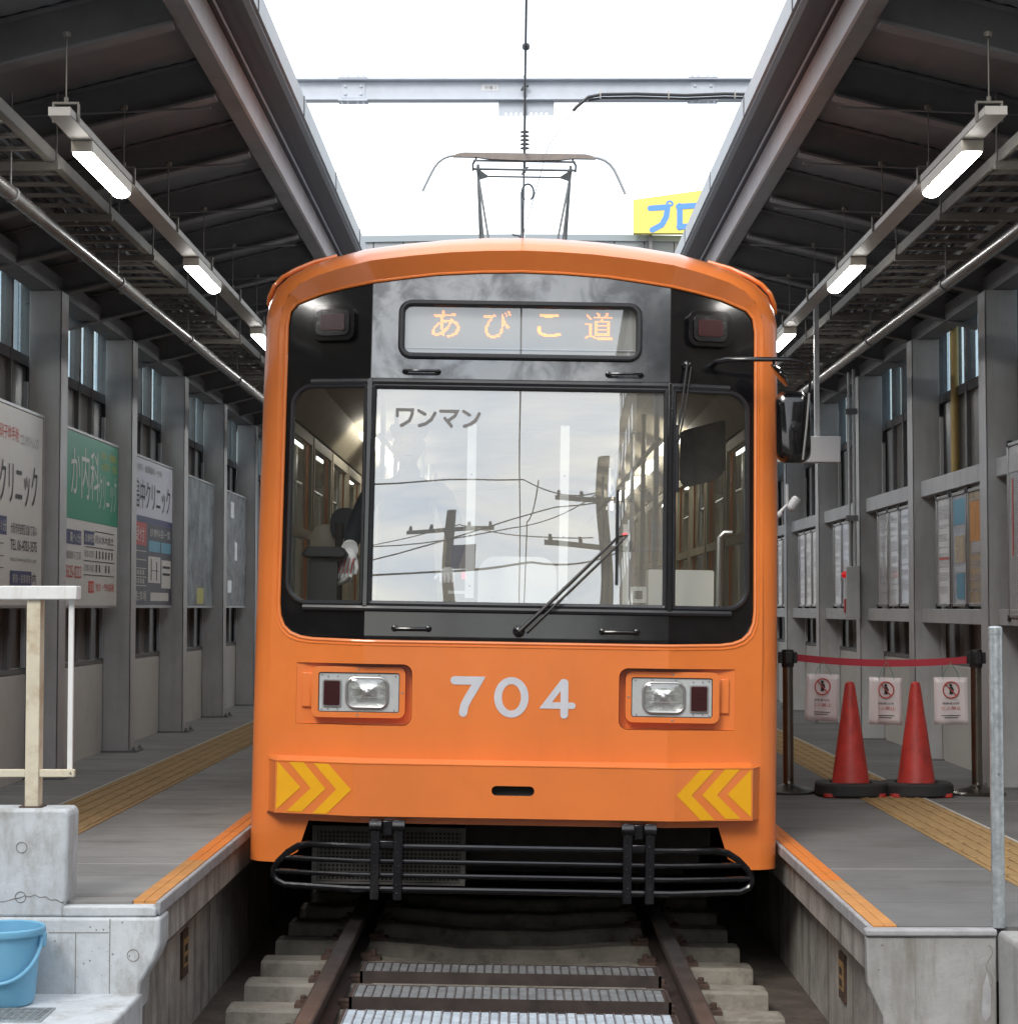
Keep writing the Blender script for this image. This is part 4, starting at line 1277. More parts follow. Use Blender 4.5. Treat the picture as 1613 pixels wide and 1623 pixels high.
def brow(z):
    return 0.055 * min(1, max(0, (z - 2.98) / 0.25))
half_C = [(1.20, 0.345), (1.20, 1.0), (1.20, 2.0), (1.20, 2.98), (1.19, 3.06), (1.155, 3.13), (1.10, 3.18), (1.02, 3.217), (0.88, 3.256), (0.74, 3.287), (0.55, 3.313), (0.35, 3.334), (0.17, 3.344), (0, 3.348)]
half_O = [(1.288, 0.345), (1.288, 1.0), (1.287, 2.0), (1.286, 3.03), (1.278, 3.12), (1.25, 3.20), (1.19, 3.262), (1.09, 3.318), (0.95, 3.37), (0.80, 3.41), (0.60, 3.443), (0.38, 3.468), (0.18, 3.482), (0, 3.485)]
mirror = lambda h: [(-x, z) for x, z in reversed(h)][1:]
Cl = half_C + mirror(half_C)
Ol = half_O + mirror(half_O)
mask = []
for x, z in [(0.99, 1.428), (1.05, 1.436), (1.10, 1.455), (1.137, 1.49), (1.157, 1.54), (1.163, 1.60), (1.163, 2.98), (1.152, 3.05), (1.115, 3.092), (0.985, 3.14), (0.86, 3.168), (0.735, 3.19), (0.58, 3.213), (0.42, 3.234), (0.2, 3.248), (0, 3.253)]:
    mask.append((x, z))
mask = mask + [(-x, z) for x, z in reversed(mask)][1:]
mask = [(-CR, 1.422), (CR, 1.422)] + mask           # bottom edge, then up the right side and back down the left
face_outer = [(1.135, 0.345), (1.20, 0.345)] + half_C[1:] + mirror(half_C)[:-1] + [(-1.20, 0.345), (-1.135, 0.345), (-1.04, 0.40), (-0.99, 0.552), (0.99, 0.552), (1.04, 0.40)]
recR = rrect(0.498, 1.064, 1.018, 1.314, (0.045, 0, 0, 0.045))
recL = [(-x, z) for x, z in reversed(recR)]
body = thing('body', None, None)
body.parent = tram
ZB = 2.90
mr = [p for p in mask[2:] if p[0] > 0.985 and p[1] < ZB]
mr += [(1.163, ZB)]
lower = [(1.135, 0.345), (1.20, 0.345), (1.20, 1.0), (1.20, 2.0), (1.20, ZB)] + list(reversed(mr)) + [(CR, 1.422), (-CR, 1.422)] + [(-x, z) for x, z in mr] + [(-1.20, ZB), (-1.20, 2.0), (-1.20, 1.0), (-1.20, 0.345), (-1.135, 0.345), (-1.04, 0.40), (-0.99, 0.552), (0.99, 0.552), (1.04, 0.40)]
patch('front_panel', lower, [recL, recR], 0.0, 'orange', body, thick=0.018)
def resample(path, ts):
    L = [0]
    for (x0, z0_), (x1, z1_) in zip(path[:-1], path[1:]):
        L.append(L[-1] + math.hypot(x1 - x0, z1_ - z0_))
    res = []
    for t_ in ts:
        d = t_ * L[-1]
        i = max(k for k in range(len(L) - 1) if L[k] <= d + 1e-9)
        u = (d - L[i]) / max(1e-9, L[i + 1] - L[i])
        res.append((path[i][0] + (path[i + 1][0] - path[i][0]) * u, path[i][1] + (path[i + 1][1] - path[i][1]) * u))
    return res
mt_half = [(1.163, ZB)] + [p for p in mask[2:] if p[0] >= 0 and p[1] > ZB]
c_half = [(1.20, ZB)] + [p for p in half_C if p[1] > ZB]
ts = [i / 40 for i in range(41)]
am, ac = resample(mt_half, ts), resample(c_half, ts)
am += [(-x, z) for x, z in reversed(am)][1:]
ac += [(-x, z) for x, z in reversed(ac)][1:]
bb_ = MB()
nb = len(am)
bb_.add([(x, D(x, z), z) for x, z in am] + [(x, D(x, z) - brow(z), z) for x, z in ac] + [(x, D(x, z) + 0.018, z) for x, z in am],
        [(i, i + 1, nb + i + 1, nb + i) for i in range(nb - 1)] + [(2 * nb + i, 2 * nb + i + 1, i + 1, i) for i in range(nb - 1)])
bb_.build('brow_band', 'orange', body, angle=14)
# rim where the front turns into the sides and roof, then the sides and roof themselves
b = MB()
N = len(Cl)
rings = []
T0, K = R(22), 7
for k in range(K + 1):
    a = T0 + (math.pi / 2 - T0) * k / K
    fu = (math.sin(a) - math.sin(T0)) / (1 - math.sin(T0))
    fy = (math.cos(T0) - math.cos(a)) / math.cos(T0)
    ring = []
    for (cx_, cz_), (ox, oz) in zip(Cl, Ol):
        top = min(1, max(0, (cz_ - 2.95) / 0.35))
        dep = 0.11 + 0.42 * top
        ring.append((cx_ + (ox - cx_) * fu, D(cx_, cz_) - brow(cz_) + dep * fy, cz_ + (oz - cz_) * fu))
    rings.append(ring)
YB = 13.2
rings.append([(p[0], 0.75, p[2]) for p in rings[-1]])
vs = [p for r_ in rings for p in r_]
fs = []
for i in range(len(rings) - 1):
    for j in range(N - 1):
        fs.append((i * N + j, i * N + j + 1, (i + 1) * N + j + 1, (i + 1) * N + j))
b.add(vs, fs).build('corner_rim', 'orange', body, angle=60)
rf = MB()
up = [p for p in rings[-1] if p[2] > 2.62]
low = [(1.287, 0.75, 2.62)]
roofp = [(1.287, 2.62)] + [(p[0], p[2]) for p in up] + [(-1.287, 2.62)]
inn = [(x * 0.975, z - 0.03 if z > 2.7 else z) for x, z in reversed(roofp)]
rf.prism(roofp + inn, lambda u, v, d: (u, d, v), 0.7505, YB)
rf.build('roof', 'roofgrey', body)
for s in (-1, 1):
    lip = [(s * 1.15, 0.42, 3.292), (s * 1.21, 0.40, 3.252), (s * 1.255, 0.40, 3.205), (s * 1.28, 0.42, 3.15), (s * 1.287, 0.45, 3.12)]
    MB().tube([(s * 0.95, 0.50, 3.378), (s * 1.06, 0.46, 3.34)] + lip + [(s * 1.29, 0.6, 3.12), (s * 1.29, 13.0, 3.12)], 0.012, 8).build('drip_rail', 'orange', body)
    sd = MB()
    sd.box(s * 1.255, s * 1.287, 0.7505, YB, 0.345, 1.40)
    edges = [0.75, 1.02] + sum([[2.25 + 1.22 * k, 2.37 + 1.22 * k] for k in range(9)], []) + [YB]
    for a, c in zip(edges[::2], edges[1::2]):
        sd.box(s * 1.256, s * 1.286, a + 0.0006, c, 1.4005, 2.6195)
    sd.build('side_wall', 'orange', body)
    for a, c in zip(edges[1:-1:2], edges[2:-1:2]):
        wn = MB()
        wn.box(s * 1.235, s * 1.2555, a - 0.03, a + 0.035, 1.41, 2.60).box(s * 1.235, s * 1.2555, c - 0.035, c + 0.03, 1.41, 2.60)
        wn.box(s * 1.236, s * 1.255, a + 0.035, c - 0.035, 1.41, 1.47).box(s * 1.236, s * 1.255, a + 0.035, c - 0.035, 2.54, 2.60).box(s * 1.236, s * 1.255, a + 0.035, c - 0.035, 1.98, 2.03)
        wf = wn.build('side_window', 'cream', tram)
        MB().box(s * 1.262, s * 1.266, a + 0.002, c - 0.002, 1.402, 2.618).build('pane', 'carpane', wf)
MB().box(-1.25, 1.25, YB - 0.03, YB - 0.001, 0.345, 3.1).build('rear_wall', 'cream', body)
# inside
MB().box(-1.253, 1.253, 0.2, YB - 0.04, 0.70, 0.78).build('floor', 'floorlino', tram)
cl = MB()
cp_ = [(-1.24, 2.62), (-1.1, 2.80), (-0.8, 2.90), (0, 2.95), (0.8, 2.90), (1.1, 2.80), (1.24, 2.62)]
for (a, c), (a2, c2) in zip(cp_[:-1], cp_[1:]):
    cl.add([(a, 0.55, c), (a2, 0.55, c2), (a2, YB - 0.05, c2), (a, YB - 0.05, c)], [(0, 1, 2, 3)])
cl.build('ceiling', 'ceilpanel', tram, fix=False)
MB().box(-1.2, 1.2, 0.26, 0.55, 2.72, 2.86).build('cab_header', 'cabdark', tram)
dk = MB().prism([(-1.14, 0.20), (-CR, 0.135), (CR, 0.135), (1.14, 0.20), (1.14, 0.42), (-1.14, 0.42)], lambda u, v, d: (u, v, d), 0.8, 1.565)
dk.build('dashboard', 'cabdark', tram)
pt = MB()
for x in (-0.235, 0.225):
    pt.box(x - 0.022, x + 0.022, 0.20, 0.235, 1.64, 2.50)
pt.box(-0.34, -0.213, 0.205, 0.23, 1.66, 1.675)
pt.box(0.02, 0.62, 0.60, 0.615, 2.50, 2.508)
pr_ = pt.build('blind_rail', 'cabwhite', tram)
cnt = MB()
for x in (-0.235, 0.225):
    for z in (1.7, 1.95, 2.25, 2.5):
        cnt.lathe([(0.006, 0), (0.004, 0.003)], (x, 0.1995, z), 8, Matrix.Rotation(R(90), 3, 'X'))
cnt.build('screw', 'alu', pr_)
MB().prism(rrect(-0.20, 0.20, 0.0, 0.62, (0.02, 0.02, 0.09, 0.09)), lambda u, v, d: (u, d, v), 0.50, 0.56).build('seat_back', 'cabwhite', tram, bevel=0.02).location = (0.0, 0, 1.235)
for s in (-1, 1):
    st = MB()
    st.box(s * 0.80, s * 1.23, 1.9, 12.8, 0.79, 1.22)
    st.build('bench_seat', 'seatred', tram, bevel=0.03)
    gp = MB()
    for k in range(7):
        gp.tube([(s * 0.80, 2.0 + 1.22 * k, 1.2), (s * 0.80, 2.0 + 1.22 * k, 2.86)], 0.016, 8)
    gp.tube([(s * 0.78, 1.5, 2.55), (s * 0.78, 12.8, 2.55)], 0.014, 8)
    gp.build('grab_pole', 'alu', tram)
for s in (-1, 1):
    lm_ = MB()
    for k in range(5):
        lm_.box(s * 0.98, s * 1.06, 3.5 + 2.0 * k, 4.6 + 2.0 * k, 2.70, 2.74)
    lm_.build('saloon_lamp', 'lampwarm', tram)
MB().prism(rrect(0.66, 0.99, 1.56, 1.80, 0.012), lambda u, v, d: (u, d, v), 0.42, 0.64).build('fare_box', 'cabwhite', tram, bevel=0.008)
tk = thing('ticket_reader', None, None); tk.parent = tram
MB().prism(rrect(0.56, 0.64, 1.63, 1.71, 0.004), lambda u, v, d: (u, d, v), 0.25, 0.28).build('reader_frame', 'cabwhite', tk)
MB().box(0.58, 0.62, 0.247, 0.2495, 1.65, 1.69).build('reader_screen', 'cabdark', tk)
MB().tube([(0.565, 0.27, 1.56), (0.565, 0.27, 1.63)], 0.004, 6).tube([(0.635, 0.27, 1.56), (0.635, 0.27, 1.63)], 0.004, 6).build('reader_stand', 'alu', tk)
MB().box(0.535, 0.56, 0.52, 0.54, 1.56, 2.03).build('card_post', 'cabwhite', tram)
MB().box(0.532, 0.555, 0.517, 0.5195, 1.975, 1.985).build('card_light', 'redled', tram)
MB().box(-0.275, -0.245, 0.28, 0.285, 1.735, 1.765).build('signal_light', 'redled', tram)
MB().tube([(0.995, 0.24, 1.60), (0.995, 0.24, 1.96), (1.02, 0.24, 1.985), (1.06, 0.24, 1.985)], 0.012, 8).build('grab_rail', 'alu', tram)
im = MB().prism(rrect(0.83, 1.06, 2.22, 2.52, (0.06, 0.06, 0.02, 0.02)), lambda u, v, d: (u, d, v + 0.28 * (u - 0.83)), 0.62, 0.65)
im.build('inside_mirror', 'boxgrey', tram, bevel=0.01)
ct = thing('controller', None, None); ct.parent = tram
MB().prism(rrect(-1.045, -0.90, 1.56, 1.825, 0.015), lambda u, v, d: (u, d, v), 0.33, 0.5).build('control_case', 'blackplas', ct, bevel=0.01)
MB().prism([(-1.08, 1.845), (-1.06, 1.83), (-0.87, 1.83), (-0.85, 1.85), (-0.88, 1.885), (-1.05, 1.885)], lambda u, v, d: (u, d, v), 0.30, 0.52).build('control_cap', 'blackplas', ct, bevel=0.008)
MB().prism(rrect(-0.975, -0.84, 1.94, 2.10, (0.05, 0.05, 0.05, 0.07)), lambda u, v, d: (u, d, v), 0.70, 0.78).build('brake_drum', 'blackplas', ct)
MB().tube([(-0.925, 0.69, 1.56), (-0.925, 0.69, 2.02)], 0.02, 8).build('drum_stem', 'cabdark', ct)
MB().lathe([(0.02, 0), (0.085, 0.02), (0.085, 0.05), (0.02, 0.06)], (-1.0, 0.8, 1.93), 22, Matrix.Rotation(R(90), 3, 'X')).build('gauge_back', 'cream', ct)
MB().tube([(-0.90, 0.37, 1.70), (-0.86, 0.36, 1.72), (-0.84, 0.36, 1.74)], 0.014, 8).build('control_handle', 'alu', ct)

# black mask
winC = rrect(-0.716, 0.716, 1.606, 2.672, 0.012)
winR = rrect(0.752, 1.122, 1.606, 2.672, (0.008, 0.10, 0.10, 0.008), 8)
winL = [(-x, z) for x, z in reversed(winR)]
dest = rrect(-0.588, 0.578, 2.824, 3.088, 0.05)
M_up = None
upper = [(-CR, 2.70), (CR, 2.70)] + [(CR, 3.188)] + [p for p in mask if p[1] > 3.19 and abs(p[0]) < CR - 0.01] + [(-CR, 3.188)]
inner_mask = [(x * 0.999, z) for x, z in mask]
patch('window_mask', inner_mask, [winC, winR, winL, dest], 0.012, 'black', tram, thick=0.02)
hood = patch('sign_panel', [(-CR + 0.004, 2.712), (CR - 0.004, 2.712), (CR - 0.004, 3.18), (0.58, 3.205), (0.42, 3.226), (0.2, 3.240), (0, 3.245), (-0.2, 3.240), (-0.42, 3.226), (-0.58, 3.205), (-CR + 0.004, 3.18)], [dest], 0.0085, 'worn', tram, thick=0.003)
MB().tube(on_front(mask, 0.004), 0.009, 8, closed=True).build('mask_rim', 'orange', tram)
MB().tube(on_front([(x * 1.012, z + (0.016 if z > 2.3 else -0.016)) for x, z in mask], 0.002), 0.006, 6, closed=True).build('mask_flange', 'orange', tram)
for nm, w_, mt in (('windscreen', winC, 'windshield'), ('corner_window', winL, 'sideglass'), ('corner_window', winR, 'sideglass')):
    g_ = patch(nm, [(x, z) for x, z in w_], [], 0.016, mt, tram)
    if nm == 'windscreen':
        ws = g_
    MB().tube(on_front(w_, 0.006), 0.014 if nm == 'windscreen' else 0.013, 8, closed=True).build('gasket', 'rubber', g_)
MB().tube(on_front([(-1.03, 2.692), (1.03, 2.692)], 0.004, False), 0.017, 8).build('gutter_seal', 'rubber', tram)
MB().tube(on_front([(-1.04, 1.583), (1.04, 1.583)], 0.004, False), 0.016, 8).build('sill_seal', 'rubber', tram)
for s in (-1, 1):
    pl_ = MB()
    pl_.box(s * 0.722, s * 0.748, -0.012, 0.012, 0, 1.12)
    o = pl_.build('window_post', 'black', tram, bevel=0.004)
    o.location = (0, 0.012, 1.59)
    o.rotation_euler = (-math.atan(0.07), 0, 0)
# ワンマン on the windscreen
fnW = lambda u, v, off=0.011: (u, D(u, v) + off, v)
wan = MB()
def letters(strokes, x0, w_, z0, h_, wd, mb, fn):
    for k, st in enumerate(strokes):
        poly = stroke([(x0 + w_ * p[0], z0 + h_ * p[1]) for p in st], wd)
        mb.sheet(poly, lambda u, v: fn(u, v, 0.011 - 0.0012 * k))
WA = [[(0.0, 0.62), (0.0, 1.0), (0.92, 1.0), (0.90, 0.68), (0.74, 0.30), (0.26, 0.0)]]
NN = [[(0.05, 0.96), (0.40, 0.74)], [(0.10, 0.02), (0.45, 0.14), (0.75, 0.40), (0.96, 0.82)]]
MA = [[(0.0, 0.95), (0.98, 0.95), (0.85, 0.66), (0.46, 0.36)], [(0.26, 0.50), (0.66, 0.02)]]
zz0, hh = 2.478, 0.078
for gl_, xx, ww in ((WA, -0.600, 0.080), (NN, -0.500, 0.088), (MA, -0.388, 0.082), (NN, -0.280, 0.084)):
    letters(gl_, xx, ww, zz0, hh, 0.0145, wan, fnW)
wan.build('lettering', 'inkgrey', ws, fix=False)

# destination display
ds = thing('destination_sign', None, None); ds.parent = tram
MB().tube(on_front(dest, 0.002), 0.016, 10, closed=True).build('gasket', 'rubber', ds)
patch('sign_glass', dest, [], 0.013, 'destglass', ds)
db = MB()
patch('led_board', [(x * 0.985, 2.824 + (z - 2.824) * 0.985 + 0.002) for x, z in dest], [], 0.045, 'ledboard', ds, thick=0.01)
MB().tube(on_front([(-0.57, 2.868), (0.57, 2.868)], 0.041, False), 0.003, 5).build('board_edge', 'lampplate', ds)
led = MB()
NP, PITCH = 20, 0.0068
for ch, px in (('あ', -0.437), ('び', -0.183), ('こ', 0.082), ('道', 0.317)):
    vs, fs = glyphs(ch)
    tree = BVHTree.FromPolygons([Vector((x, y, 0)) for x, y in vs], fs)
    wmul = 0.85 if ch == 'こ' else 1.0
    for i in range(NP):
        for j in range(NP):
            hit = False
            for dx, dy in ((0.5, 0.5), (0.3, 0.5), (0.7, 0.5), (0.5, 0.3), (0.5, 0.7)):
                if tree.ray_cast(Vector(((i + dx) / NP, (j + dy) / NP, 1)), Vector((0, 0, -1)))[0] is not None:
                    hit = (dx, dy) == (0.5, 0.5) or hit + 1 if True else hit
            n_hit = 0
            for dx, dy in ((0.5, 0.5), (0.2, 0.5), (0.8, 0.5), (0.5, 0.2), (0.5, 0.8)):
                n_hit += tree.ray_cast(Vector(((i + dx) / NP, (j + dy) / NP, 1)), Vector((0, 0, -1)))[0] is not None
            if n_hit < 3:
                continue
            x = px + PITCH * i * wmul
            z = 2.925 + (0.012 if ch == 'こ' else 0) + PITCH * j * (0.82 if ch == 'こ' else 1)
            r_ = 0.0027
            y = D(x, z) + 0.043
            led.add([(x + r_ * math.cos(a), y, z + r_ * math.sin(a)) for a in [math.pi / 3 * q for q in range(6)]], [(5, 4, 3, 2, 1, 0)])
led.build('led_dots', 'led', ds, fix=False)

# marker lights, handles
for s in (-1, 1):
    mk = thing('marker_light', None, None); mk.parent = tram
    xc, zc = s * 0.93, 2.985
    y = D(xc, zc)
    f3 = lambda u, v, d: (xc + u, y + 0.25 * (abs(xc + u) - abs(xc)) + 0.07 * v + d, zc + v)
    MB().prism(rrect(-0.108, 0.108, -0.088, 0.088, 0.04), f3, -0.026, 0.015).build('lamp_body', 'black', mk, bevel=0.008)
    MB().prism(rrect(-0.084, 0.084, -0.066, 0.066, 0.03), f3, -0.036, -0.0262).build('lamp_bezel', 'barblack', mk, bevel=0.005)
    rb = MB().prism(rrect(-0.062, 0.062, -0.042, 0.042, 0.012), f3, -0.040, -0.0362)
    for k in range(15):
        u = -0.056 + 0.008 * k
        rb.tube([f3(u, -0.038, -0.041), f3(u, 0.038, -0.041)], 0.0026, 6)
    rb.build('lens', 'redlens', mk)
for xa, xb, z in ((-0.565, -0.405, 2.745), (0.43, 0.59, 2.745), (-0.588, -0.425, 1.487), (0.415, 0.58, 1.487)):
    h = MB()
    h.tube([(xa, D(xa, z) + 0.012, z), (xa + 0.003, D(xa, z) - 0.03, z), (xa + 0.012, D(xa, z) - 0.035, z), (xb - 0.012, D(xa, z) - 0.035, z), (xb - 0.003, D(xa, z) - 0.03, z), (xb, D(xa, z) + 0.012, z)], 0.0075, 8)
    for x in (xa, xb):
        h.lathe([(0.017, 0), (0.015, 0.012), (0.008, 0.016)], (x, D(x, z) + 0.013, z), 12, Matrix.Rotation(R(90), 3, 'X'))
    h.build('grab_handle', 'barblack', tram)
# wipers
wp = thing('wiper', None, None); wp.parent = tram
MB().lathe([(0.03, 0), (0.028, 0.02), (0.016, 0.03), (0.004, 0.032)], (0.012, 0.014, 1.482), 16, Matrix.Rotation(R(90), 3, 'X')).build('pivot', 'barblack', wp)
yf = lambda z: D(0, z) - 0.03
MB().tube([(0.012, yf(1.48), 1.482), (0.12, yf(1.58), 1.585), (0.475, yf(1.93), 1.94)], [0.011, 0.009, 0.0055], 8).build('arm', 'blackplas', wp)
MB().tube([(0.05, yf(1.48), 1.48), (0.16, yf(1.58), 1.588), (0.53, yf(1.95), 1.955), (0.475, yf(1.95), 1.945)], [0.007, 0.006, 0.0045, 0.005], 8).build('link_arm', 'blackplas', wp)
MB().box(0.474, 0.488, -0.006, 0.012, 0, 0.46).build('blade', 'rubber', wp, bevel=0.002).location = (0, D(0, 1.95) - 0.012, 1.715)
wp = thing('wiper', None, None); wp.parent = tram
MB().lathe([(0.022, 0), (0.02, 0.02), (0.005, 0.03)], (0.815, D(0.815, 2.80) + 0.012, 2.80), 14, Matrix.Rotation(R(90), 3, 'X')).build('pivot', 'barblack', wp)
MB().tube([(0.815, D(0.81, 2.8) - 0.02, 2.80), (0.79, D(0.79, 2.6) - 0.02, 2.6), (0.765, D(0.77, 2.42) - 0.015, 2.42)], 0.006, 8).tube([(0.835, D(0.83, 2.8) - 0.02, 2.79), (0.81, D(0.81, 2.6) - 0.02, 2.6), (0.775, D(0.775, 2.42) - 0.015, 2.42)], 0.0045, 8).build('arm', 'blackplas', wp)
MB().tube([(0.768, D(0.768, 2.5) - 0.006, 2.50), (0.77, D(0.77, 2.17) - 0.006, 2.17)], 0.009, 8).build('blade', 'rubber', wp)
# mirror
mr_ = thing('side_mirror', None, None); mr_.parent = tram
arm = [(0.94, 0.16, 2.80), (0.955, 0.06, 2.812), (1.0, 0.02, 2.818), (1.15, 0.0, 2.82), (1.30, 0.0, 2.822), (1.36, 0.0, 2.812), (1.395, 0.0, 2.785), (1.405, 0.0, 2.74), (1.40, 0.0, 2.66)]
MB().tube(arm, [0.017, 0.015, 0.013, 0.012, 0.011, 0.0095, 0.008, 0.007, 0.0065], 10).build('arm', 'barblack', mr_)
MB().tube([(1.40, 0.0, 2.66), (1.388, 0.0, 2.5), (1.372, 0.0, 2.335)], 0.0055, 8).build('mirror_rod', 'alu', mr_)
hs = []
for (u0, u1, z0, z1, y, rr) in ((1.30, 1.42, 2.36, 2.63, 0.025, 0.04), (1.285, 1.44, 2.34, 2.66, 0.04, 0.05), (1.275, 1.448, 2.325, 2.675, 0.075, 0.055), (1.275, 1.448, 2.325, 2.675, 0.10, 0.055)):
    hs.append([(u - 0.028 + 0.07 * (2.5 - z) * 0.25, y, z) for u, z in rrect(u0, u1, z0, z1, rr)])
n = len(hs[0])
hm = MB().add([p for h in hs for p in h], [(i * n + j, i * n + (j + 1) % n, (i + 1) * n + (j + 1) % n, (i + 1) * n + j) for i in range(3) for j in range(n)] + [tuple(reversed(range(n))), tuple(3 * n + j for j in range(n))])
hm.build('mirror_shell', 'black', mr_)
MB().lathe([(0.028, 0), (0.022, 0.006), (0.005, 0.007)], (1.34, 0.026, 2.50), 14, Matrix.Rotation(R(90), 3, 'X')).build('swivel', 'barblack', mr_)
MB().tube([(1.225, 0.0, 2.82), (1.228, 0.0, 2.785), (1.25, 0.0, 2.76), (1.285, 0.0, 2.75)], 0.007, 8).build('small_arm', 'barblack', mr_)
MB().lathe([(0.004, -0.022), (0.04, -0.018), (0.065, -0.004), (0.068, 0.004), (0.05, 0.008), (0.004, 0.01)], (1.255, 0.0, 2.745), 24, Matrix.Rotation(R(-128), 3, 'Y')).build('small_mirror', 'black', mr_)

# headlights
def headlight(s):
    h = thing('headlight', None, None); h.parent = tram
    f = lambda u, v, d: (s * u, d, v)
    MB().prism(rrect(0.496, 1.075, 1.012, 1.32, 0.03), f, 0.0855, 0.10).build('recess_floor', 'orange', h)
    rw_ = MB()
    lp = rrect(0.5, 1.064, 1.0205, 1.3115, (0.0435, 0, 0, 0.0435))
    k = len(lp)
    vs = [(s * u, D(u, v) + 0.001, v) for u, v in lp] + [(s * u, 0.09, v) for u, v in lp]
    rw_.add(vs, [(i, (i + 1) % k, k + (i + 1) % k, k + i) for i in range(k)]).build('recess_wall', 'orange', h, fix=False)
    fr_o, fr_i = rrect(0.532, 0.985, 1.052, 1.298, 0.035), rrect(0.560, 0.952, 1.079, 1.270, 0.012)
    k1, k2 = len(fr_o), len(fr_i)
    tri = geometry.tessellate_polygon([[Vector((u, v, 0)) for u, v in fr_o], [Vector((u, v, 0)) for u, v in fr_i]])
    al = fr_o + fr_i
    b = MB()
    nn = len(al)
    b.add([f(u, v, 0.032) for u, v in al] + [f(u, v, 0.088) for u, v in al], [tuple(t_) for t_ in tri] + [tuple(i + nn for i in t_) for t_ in tri]
          + [(i, (i + 1) % k1, nn + (i + 1) % k1, nn + i) for i in range(k1)] + [(k1 + i, k1 + (i + 1) % k2, nn + k1 + (i + 1) % k2, nn + k1 + i) for i in range(k2)])
    b.build('bezel', 'orange', h, bevel=0.005)
    MB().prism(rrect(0.562, 0.950, 1.081, 1.268, 0.010), f, 0.040, 0.06).build('lamp_plate', 'lampplate', h, bevel=0.003)
    MB().tube([f(u, v, 0.039) for u, v in fr_i], 0.004, 6, closed=True).build('seal', 'rubber', h)
    # sealed beam: bowl reflector, rim and lens
    cx_, cz_ = 0.717, 1.174
    rim = rrect(cx_ - 0.098, cx_ + 0.098, cz_ - 0.071, cz_ + 0.071, 0.04, 6)
    MB().tube([f(u, v, 0.034) for u, v in rim], 0.008, 8, closed=True).build('lamp_rim', 'alu', h)
    b = MB()
    k = len(rim)
    vs = []
    for q, y in ((0.97, 0.034), (0.95, 0.0375), (0.55, 0.0395), (0.32, 0.036), (0.22, 0.03), (0.10, 0.028)):
        vs += [f(cx_ + (u - cx_) * q, cz_ + (v - cz_) * q, y) for u, v in rim]
    b.add(vs, [(i * k + j, i * k + (j + 1) % k, (i + 1) * k + (j + 1) % k, (i + 1) * k + j) for i in range(5) for j in range(k)] + [tuple(5 * k + j for j in range(k))])
    b.build('reflector', 'chrome', h)
    MB().lathe([(0.022, 0), (0.020, 0.008), (0.012, 0.013), (0.003, 0.015)], f(cx_, cz_, 0.033), 16, Matrix.Rotation(R(90), 3, 'X')).build('bulb_shield', 'alu', h)
    fl_ = MB()
    for q in (-0.022, 0.018):
        fl_.tube([f(cx_ - 0.07, cz_ + q, 0.024), f(cx_ + 0.07, cz_ + q, 0.024)], 0.0012, 5)
    fl_.build('lens_rib', 'lampplate', h)
    b = MB()
    vs = []
    for q, y in ((1.0, 0.031), (0.9, 0.025), (0.6, 0.0215), (0.3, 0.020), (0.02, 0.0195)):
        vs += [f(cx_ + (u - cx_) * q, cz_ + (v - cz_) * q, y) for u, v in rim]
    b.add(vs, [(i * k + j, i * k + (j + 1) % k, (i + 1) * k + (j + 1) % k, (i + 1) * k + j) for i in range(4) for j in range(k)])
    b.build('lens', 'lampglass', h)
    MB().prism(rrect(0.842, 0.932, 1.105, 1.236, 0.010), f, 0.032, 0.0405).build('tail_bezel', 'alu', h, bevel=0.002)
    b = MB().prism(rrect(0.848, 0.926, 1.111, 1.230, 0.008), f, 0.029, 0.0325)
    for q in range(17):
        v = 1.117 + 0.0067 * q
        b.tube([f(0.851, v, 0.0285), f(0.923, v, 0.0285)], 0.0024, 6)
    b.build('tail_lens', 'redlens', h)
    b = MB()
    for u, v in ((0.585, 1.09), (0.58, 1.255), (0.935, 1.09), (0.935, 1.255), (0.66, 1.258), (0.775, 1.258), (0.86, 1.25), (0.905, 1.25), (0.86, 1.094), (0.905, 1.094)):
        b.lathe([(0.005, 0), (0.0035, 0.003)], f(u, v, 0.0402), 8, Matrix.Rotation(R(90), 3, 'X'))
    for u, v in ((0.546, 1.175), (0.76, 1.285), (0.76, 1.065)):
        b.lathe([(0.006, 0), (0.004, 0.004)], f(u, v, 0.033), 8, Matrix.Rotation(R(90), 3, 'X'))
    b.build('screw', 'alu', h)
    b = MB()
    b.box(s * 0.992, s * 1.035, 0.072, 0.0845, 1.10, 1.265)
    b.tube([f(0.992, 1.10, 0.07), f(0.992, 1.265, 0.07)], 0.007, 8)
    b.build('hinge', 'orange', h, bevel=0.003)
headlight(-1)
headlight(1)

# number 704
num = MB()
W_ = 0.040
fN = lambda off: (lambda u, v: (u, D(u, v) + off, v))
z0, z1 = 1.067, 1.262
def scaled(st, x0, x1):
    return [(x0 + (x1 - x0) * a, z0 + (z1 - z0) * b_) for a, b_ in st]
i0 = W_ / 2
num.sheet(stroke([(-0.312, z1 - i0), (-0.196, z1 - i0), (-0.215, z1 - 0.055), (-0.245, z1 - 0.105), (-0.262, z0 + 0.055), (-0.268, z0 + i0)], W_), fN(-0.0025))
o_ = arc(-0.037, (z0 + z1) / 2, 0.083, (z1 - z0) / 2, 0, 360, 40)[:-1]
in_ = arc(-0.037, (z0 + z1) / 2, 0.046, (z1 - z0) / 2 - 0.034, 0, 360, 40)[:-1]
num.add([fN(-0.0025)(u, v) for u, v in o_ + in_], [(i, (i + 1) % 40, 40 + (i + 1) % 40, 40 + i) for i in range(40)])
num.sheet(stroke([(0.212, z1 - i0), (0.128, z0 + 0.062), (0.257, z0 + 0.062)], 0.031), fN(-0.0025))
